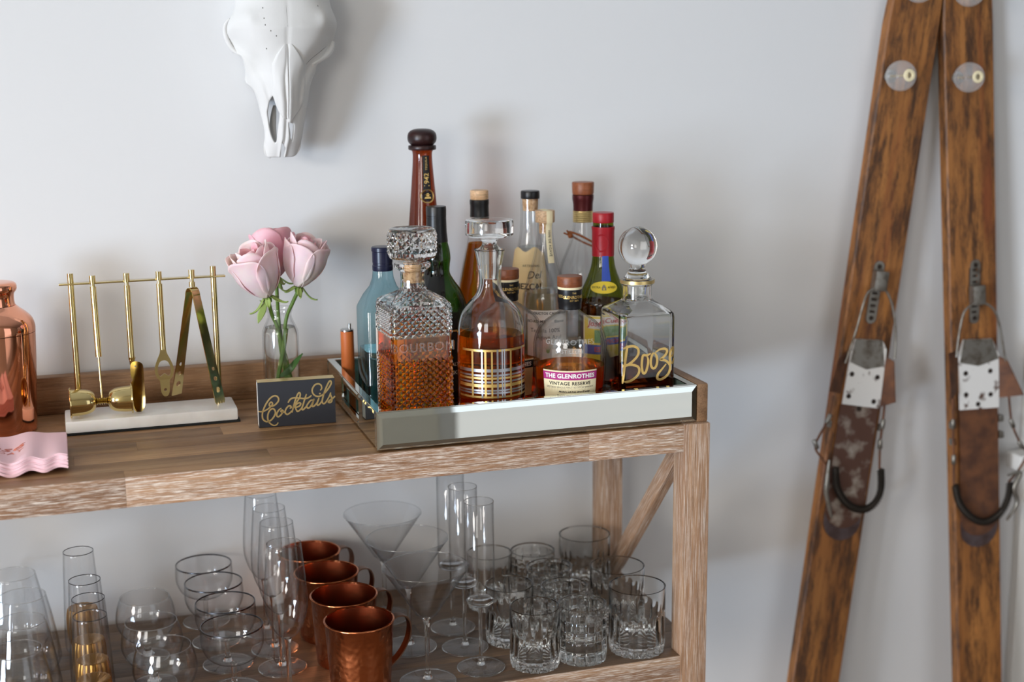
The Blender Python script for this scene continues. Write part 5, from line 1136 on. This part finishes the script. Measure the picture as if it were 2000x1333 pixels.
for vi in {q for e, n_ in ec.items() if n_ == 1 for q in e}:        # rounded edges of the nasal openings
    x, y, z = sk.v[vi]; best = None
    for P in HOLES:
        for a_, b_ in zip(P, P[1:]+P[:1]):
            A_, B_ = Vector(a_)*1e-4, Vector(b_)*1e-4; d_ = B_-A_; t_ = max(0, min(1, (Vector((x, z))-A_).dot(d_)/d_.length_squared)); q = A_ + d_*t_; l_ = (q-Vector((x, z))).length
            if l_ < 0.0025 and (best is None or l_ < best[0]): best = (l_, q)
    if best and z > ZBOT + 0.003: sk.v[vi] = (best[1].x, s_front(best[1].x, best[1].y), best[1].y)
SKO = Vector((-0.482, 0.398, 1.375))
root = thing('animal_skull', 'white animal skull with long nasal bones mounted on the wall', 'skull', SKO)
o = obj('cranium', sk.map(lambda x, y, z: (x-SKO.x, y-SKO.y, z-SKO.z)), 'bone', root, 75)
m_ = o.modifiers.new('thickness', 'SOLIDIFY'); m_.thickness = 0.0035; m_.offset = -1
m_ = o.modifiers.new('soften', 'SMOOTH'); m_.factor = 0.5; m_.iterations = 3
def crack(pts, r):
    P = [(x, s_front(x, z) + 0.0002, z) for x, z in cr([(a*1e-4, b*1e-4) for a, b in pts], 8)]
    return MB().tube([(x-SKO.x, y-SKO.y, z-SKO.z) for x, y, z in P], [r*min(1, 0.25+min(k, len(P)-1-k)/6) for k in range(len(P))], 6)
obj('suture', crack([(-4130,13760),(-4300,13650),(-4430,13560),(-4500,13490)], 0.0005), 'bone_crack', root, 60)
obj('suture', crack([(-4764,14350),(-4766,14100),(-4768,13800)], 0.00035), 'bone_crack', root, 60)
def nasal(tab, mid, zt0, zb0, left):
    def fn(u, v, d):
        z = zt0 + (zb0-zt0)*v; e = interp(tab, z*1e4)*1e-4
        x0_, x1_ = (e, mid) if left else (mid, e); x = x0_ + (x1_-x0_)*u; uo_ = u if left else 1-u; k = min(1, uo_*8, (1-uo_)*24, v*12)
        return (x-SKO.x, s_front(x, z) - (0.0004 + 0.0026*k)*d + 0.0006*(1-d) - SKO.y, z-SKO.z)
    return MB().slab(fn, 18, 40)
NL = [(-4800,13800),(-4930,13640),(-4990,13500),(-4987,13250),(-4986,13080),(-4941,12937),(-4897,12829),(-4850,12755),(-4800,12735)]
NR = [(-4730,13800),(-4600,13640),(-4510,13490),(-4502,13300),(-4508,13130),(-4530,12980),(-4590,12860),(-4680,12760),(-4735,12690)]
obj('nasal_bone', nasal(NL, -0.4770, 1.378, 1.2740, True), 'bone', root, 60); obj('nasal_bone', nasal(NR, -0.4766, 1.378, 1.2695, False), 'bone', root, 60)
def skp(u, v, c): return (-0.5570+(u-442)*0.000721-SKO.x, c-SKO.y, 1.4011-(v-54)*0.000715-SKO.z)
obj('orbital_rim', MB().tube(cr([skp(452,36,0.338), skp(445,46,0.342), skp(443,60,0.345), skp(447,78,0.345), skp(455,94,0.342), skp(466,104,0.338), skp(478,109,0.334)], 5), [0.0012 + 0.0022*sin(PI*k/30) for k in range(31)], 10), 'bone', root, 60)
obj('cheek_bone', MB().tube(cr([skp(655,82,0.346), skp(650,96,0.342), skp(638,108,0.335), skp(620,119,0.327), skp(606,127,0.320)], 6), [0.0016 + 0.0034*sin(PI*min(1, 0.12+k/26)) for k in range(25)], 10), 'bone', root, 60)
for fx_, fz_ in ((-5085, 14270), (-5080, 14130), (-5070, 14040), (-5000, 13960), (-4925, 13890), (-5060, 13720), (-4310, 14300)):
    x, z = fx_*1e-4, fz_*1e-4; y = s_front(x, z)
    obj('foramen', MB().lathe([(0, -0.0003), (0.0007, -0.0001), (0.0007, 0.001), (0, 0.001)], 10).map(lambda a, b, c: (x+a-SKO.x, y-0.0002+c-SKO.y, z+b*1.6-SKO.z)), 'bone_crack', root, 60)
# upper jaw bones seen through the nasal openings
for sx_, zz in ((-1, 1.262), (1, 1.252)):
    obj('palate_bone', MB().tube(cr([(-0.484+sx_*0.006-SKO.x, 0.352-SKO.y, zz+0.03-SKO.z), (-0.484+sx_*0.010-SKO.x, 0.350-SKO.y, zz-SKO.z), (-0.484+sx_*0.008-SKO.x, 0.347-SKO.y, zz-0.03-SKO.z)], 6), [0.002 + 0.003*sin(PI*k/12) for k in range(13)], 10), 'bone', root, 60)

# ------------------------------------------------------------------ the two skis
def ski(label, base, A, Bx, Nn, D):
    root = bpy.data.objects.new('wooden_ski', None); C.objects.link(root); tag(root, label, 'ski', 'old wooden skis leaning on the wall')
    A, Bx, Nn = Vector(A), Vector(Bx), Vector(Nn); Y = -Nn
    root.matrix_world = Matrix(((Bx.x, Y.x, A.x, base[0]), (Bx.y, Y.y, A.y, base[1]), (Bx.z, Y.z, A.z, base[2]), (0, 0, 0, 1)))
    # board: domed top, tapered, upturned tip beyond the frame
    secs = []; n_ = 0
    for k in range(61):
        a = 0.004 + 1.66*k/60; hw_ = 0.0462 + 0.0024*min(1, a/1.40); th = 0.021; bend = 0.0
        if a > 1.42: q = (a-1.42)/0.245; hw_ *= max(0.05, (1 - 0.22*q - 0.7*q**3)); bend = 0.05*q**2; th *= (1-0.4*q)
        prof = [(-hw_, th), (-hw_, 0.0035), (-hw_+0.0022, 0.0010), (-hw_*0.5, 0.0002), (0, 0.0), (hw_*0.5, 0.0002), (hw_-0.0022, 0.0010), (hw_, 0.0035), (hw_, th), (0, th)]
        secs.append([(b, y-bend, a) for b, y in prof])
    mb = MB(); loftlist(mb, secs); n_ = len(secs[0]); mb.f += [tuple(range(n_)), tuple(range(60*n_+n_-1, 60*n_-1, -1))]
    obj('board', mb, 'ski_wood', root, 40)
    mm = 0.001
    P3 = lambda pts, c: [(b*mm, -c, a*mm) for b, a in pts]
    fl = lambda c0: (lambda x, y, z: (x, -c0-z, y))
    # foot plate, heel plate, toe plate
    tb, ta0, ta1 = D['toe']
    foot_a0, foot_a1, fb0, fb1 = D['foot']
    def tongue(b0, b1, top_a, bot_a, b2=None):
        c = (b0+b1)/2; w_ = (b1-b0)/2
        if b2 is not None: cb = b2
        else: cb = c
        return [(b0*mm, top_a*mm), (b1*mm, top_a*mm)] + [((cb + w_*cos(t_))*mm, (bot_a + w_*0.95 - w_*0.95*sin(t_))*mm) for t_ in [PI*k/18 for k in range(19)]]
    obj('heel_plate', MB().plate(tongue(fb0+1, fb1-1, foot_a0+90, foot_a0, D['heelb']), [], 0.0020, fl(0.0004)), 'heel_plate', root, 30)
    obj('foot_plate', MB().plate(tongue(fb0, fb1, foot_a1, foot_a0+22, D['heelb']), [], 0.0022, fl(0.0026)), 'rust_plate' if D['worn'] else 'rust_brown', root, 30)
    toe = obj('toe_plate', MB().plate([(b*mm, a*mm) for b, a in D['toep']], [], 0.0030, fl(0.0050)), 'chipped_white', root, 30)
    b0, b1 = D['toep'][5][0]*mm, D['toep'][2][0]*mm
    zt_ = D['toep'][0][1]*mm
    obj('toe_bridge', MB().plate([(q[0]*mm*0.97, q[1]*mm) for q in D['toep'][:2]] + [(b1*0.97, zt_-0.042), (0.0, zt_-0.050), (b0*0.97, zt_-0.040)], [], 0.0012, fl(0.0081)), 'ski_steel', toe, 30)
    for sb, sa in ((-0.026, -0.060), (0.024, -0.062), (-0.026, -0.098), (0.024, -0.104), (-0.002, -0.118)):
        obj('screw', MB().lathe([(0, 0), (0.0044, 0), (0.0040, 0.0012), (0.0015, 0.0016), (0, 0.0010)], 16).map(lambda x, y, z: (x+sb+D['toeshift']*(-sa), -0.0081-z, y+zt_+sa)), 'dark_steel', toe, 40)
    for ear in D['ears']:   # bent side ears: inner edge on the plate, outer edge flared toward the viewer
        q = [Vector((b*mm, 0, a*mm)) for b, a in ear]
        inn, out_ = (q[0], q[3]), (q[1], q[2])
        def efn(u, v, d):
            i_ = inn[0].lerp(inn[1], v); o_ = out_[0].lerp(out_[1], v); p = i_.lerp(o_, u); s_ = 1 if ear[1][0] > 0 else -1
            return (p.x + 0.0016*d*s_, -0.006 - 0.026*u*(0.5+0.5*v), p.z)
        obj('toe_iron', MB().slab(efn, 4, 8), 'rust_brown', root, 30)
    # ladder adjuster
    (lx0, la0), (lx1, la1) = D['ladder']
    ln = (la0-la1)*mm; hwl = 0.0095; o_ = []
    o_ = [(hwl*cos(t_), ln - hwl + hwl*sin(t_)) for t_ in [PI*k/12 for k in range(13)]] + [(-hwl*cos(t_), hwl - hwl*sin(t_)) for t_ in [PI*k/12 for k in range(13)]]
    slots = [[(-0.0055, y_), (0.0055, y_), (0.0055, y_+0.0045), (-0.0055, y_+0.0045)] for y_ in [0.018 + 0.0105*k for k in range(int((ln-0.036)/0.0105)+1)]]
    sk_ = (lx0-lx1)/(la0-la1)
    lad = obj('ladder_plate', MB().plate(o_, slots, 0.0022, lambda x, y, z: (x + lx1*mm + sk_*y, -0.0004-z, y + la1*mm)), 'ski_steel', root, 30)
    obj('ladder_bed', MB().box(lx1*mm-0.007, lx1*mm+0.007, -0.0005, 0.0, la1*mm+0.014, la0*mm-0.014), 'dark_steel', lad, 0)
    for e_ in (0.0095, ln-0.0095): obj('screw', MB().lathe([(0, 0), (0.0042, 0), (0.0036, 0.0014), (0, 0.0018)], 16).map(lambda x, y, z: (x+lx1*mm+sk_*e_, -0.0026-z, y+la1*mm+e_)), 'dark_steel', lad, 40)
    wa = D['wire'][len(D['wire'])//2]
    obj('clip', MB().box(-0.012, 0.012, -0.018, -0.0026, -0.006, 0.028, 0.002).map(lambda x, y, z: (x+lx1*mm+sk_*(wa[1]-la1)*mm, y, z+wa[1]*mm)), 'ski_steel', lad, 40)
    obj('wire_bail', MB().tube(cr(P3([(b + D['wshift'], a) for b, a in D['wire']], 0.016), 5), 0.0021, 10), 'ski_steel', root, 60)
    # rear cable and spring
    sp_ = cr(P3(D['spring'], 0.017), 10)
    pts = [Vector(p) for p in sp_]; coil = []; tot = sum((b-a).length for a, b in zip(pts, pts[1:])); turns = 44; acc = 0.0
    obj('spring_core', MB().tube(sp_, 0.0040, 10), 'spring_steel', root, 60)
    N_ = turns*10; ds = tot/N_; cum = [0.0]
    for a_, b_ in zip(pts, pts[1:]): cum.append(cum[-1]+(b_-a_).length)
    j = 0
    for k in range(N_+1):
        s_ = k*ds
        while j < len(cum)-2 and cum[j+1] < s_: j += 1
        f_ = (s_-cum[j])/max(1e-9, cum[j+1]-cum[j]); p = pts[j].lerp(pts[j+1], min(1, f_)); tg = (pts[j+1]-pts[j]).normalized()
        u_ = Vector((0, 1, 0)); v_ = tg.cross(u_).normalized(); ang = 2*PI*turns*k/N_
        coil.append(p + (u_*cos(ang) + v_*sin(ang))*0.0058)
    obj('spring', MB().tube(coil, 0.0013, 5), 'spring_steel', root, 60)
    for cb_ in D['cables']:
        obj('cable', MB().tube(cr(P3(cb_, 0.013), 6), 0.0021, 8), 'rust_brown', root, 60)
        for fr_ in (1, 2):
            q = Vector(P3([cb_[fr_]], 0.013)[0]); q2 = Vector(P3([cb_[fr_+1]], 0.013)[0]); d_ = (q2-q).normalized()
            obj('ferrule', MB().tube([q - d_*0.009, q - d_*0.007, q + d_*0.007, q + d_*0.009], [0.0024, 0.0040, 0.0040, 0.0024], 10), 'ski_steel', root, 40)
    obj('lever', MB().tube(cr(P3(D['lever'], 0.021), 6), [0.0022 + 0.0022*sin(PI*k/(6*(len(D['lever'])-1))) for k in range(6*(len(D['lever'])-1)+1)], 8), 'ski_steel', root, 60)
    for s_ in (-1, 1):
        for aa in D['hooks']:
            obj('side_hook', MB().box(s_*0.0475 - 0.003, s_*0.0475 + 0.003 + s_*0.003, -0.004, 0.010, aa*mm-0.006, aa*mm+0.006, 0.001), 'ski_steel', root, 30)
    for kb, ka in D['knobs']:
        kn = obj('knob', MB().lathe([(max(0, 0.0248*sin(t_)), -0.0248*cos(t_)) for t_ in [0.25 + (PI-0.25)*k/28 for k in range(29)]], 40).map(lambda x, y, z: (x+kb*mm, -0.0335-z, y+ka*mm)), 'knob_glass', root, 60)
        obj('knob_base', MB().lathe([(0, 0), (0.0110, 0), (0.0110, 0.002), (0.0070, 0.004), (0.0060, 0.0095), (0, 0.0095)], 24).map(lambda x, y, z: (x+kb*mm, 0.0-z, y+ka*mm)), 'steel', kn, 40)
        obj('knob_washer', MB().lathe([(0.0045, 0.0565), (0.0098, 0.0565), (0.0102, 0.0575), (0.0095, 0.0592), (0.0055, 0.0596), (0.0045, 0.0580), (0.0045, 0.0565)], 28).map(lambda x, y, z: (x+kb*mm, -z, y+ka*mm)), 'cream_label', kn, 40)
        obj('knob_screw', MB().lathe([(0, 0.0094), (0.0022, 0.0094), (0.0022, 0.0560), (0.0046, 0.0566), (0.0046, 0.0578), (0, 0.0584)], 18).map(lambda x, y, z: (x+kb*mm, -z, y+ka*mm)), 'brass', kn, 40)
    return root
ski('orange brown wooden ski tilting toward the bar cart, with scuffed rusty foot plate', (0.3628, 0.3052, 0.0), (0.1485, 0.0415, 0.988), (0.9889, -0.0062, -0.1484), (0, -0.9991, 0.042),
    dict(toe=(0, 0, 0), foot=(541, 777, -36.5, 37.5), heelb=1.5, worn=True, toeshift=0.0, wshift=8,
         toep=[(-28.9,891),(23.9,893),(34.6,877),(37.9,775.5),(-35.0,778.8),(-33.5,865)],
         ears=[[(-36,870),(-61,857),(-78,802),(-40,796)],[(34,866),(44,860),(50,792),(38,778)]],
         ladder=((0.1,1025.5),(-1.6,918.8)),
         wire=[(-54.7,849.4),(-50.8,867.1),(-42.4,911.1),(-34.6,963.7),(-22.3,978.6),(-10.9,981.4),(2.7,977.4),(20.2,951.2),(33.6,908.6),(39.1,865.2)],
         spring=[(-36.8,670.3),(-27,635.3),(-2.6,608.6),(28,600),(51.2,612.8),(57.8,639.2),(52.2,672.2)],
         cables=[[(-59,792.4),(-61.3,752.8),(-78.5,707.8),(-65.2,686.6),(-47.6,669.8)],[(43,785.6),(45,750.2),(46,714.7),(52.2,672.2)]],
         lever=[(-52.9,683.9),(-51.8,653.1),(-49.4,626.6),(-32.7,585.4)], hooks=[742], knobs=[(-33,1330),(-23,1474)]))
ski('orange brown wooden ski standing nearly upright, with plain rust foot plate', (0.7546, 0.3052, 0.0), (-0.0539, 0.0419, 0.9977), (0.9985, 0.0023, 0.0539), (0, -0.9991, 0.042),
    dict(toe=(0, 0, 0), foot=(491, 747, -37, 41), heelb=0.5, worn=False, toeshift=0.0, wshift=11,
         toep=[(-29.1,872),(29,867),(42.2,838),(41.5,742),(-38.1,748),(-38,848)],
         ears=[[(-40,854),(-66,855),(-72,775),(-42,781)],[(42,834),(50,828),(74,764),(42,759)]],
         ladder=((2.6,1008.2),(-2.7,896.7)),
         wire=[(-60.1,845.4),(-57.6,863.1),(-53,889.3),(-43,922),(-24.4,934.1),(-14.1,936.5),(-1.8,933.2),(18.5,916.5),(30.3,879.1),(37.9,832.9),(44.9,813.7)],
         spring=[(-58,617.7),(-50,584),(-26,554),(2,540.5),(34,551.6),(50,577.4),(55,604.9)],
         cables=[[(-56,776.8),(-57,727),(-57,662.7),(-58,617.7)],[(58,762.6),(64,710.9),(82,669.3),(94,650.7),(76,623.2),(55,604.9)]],
         lever=[(48,620.3),(74,620.9),(60,594.9),(66,565.6),(44,538.1)], hooks=[720, 690], knobs=[(-26,1319),(-22,1458)]))
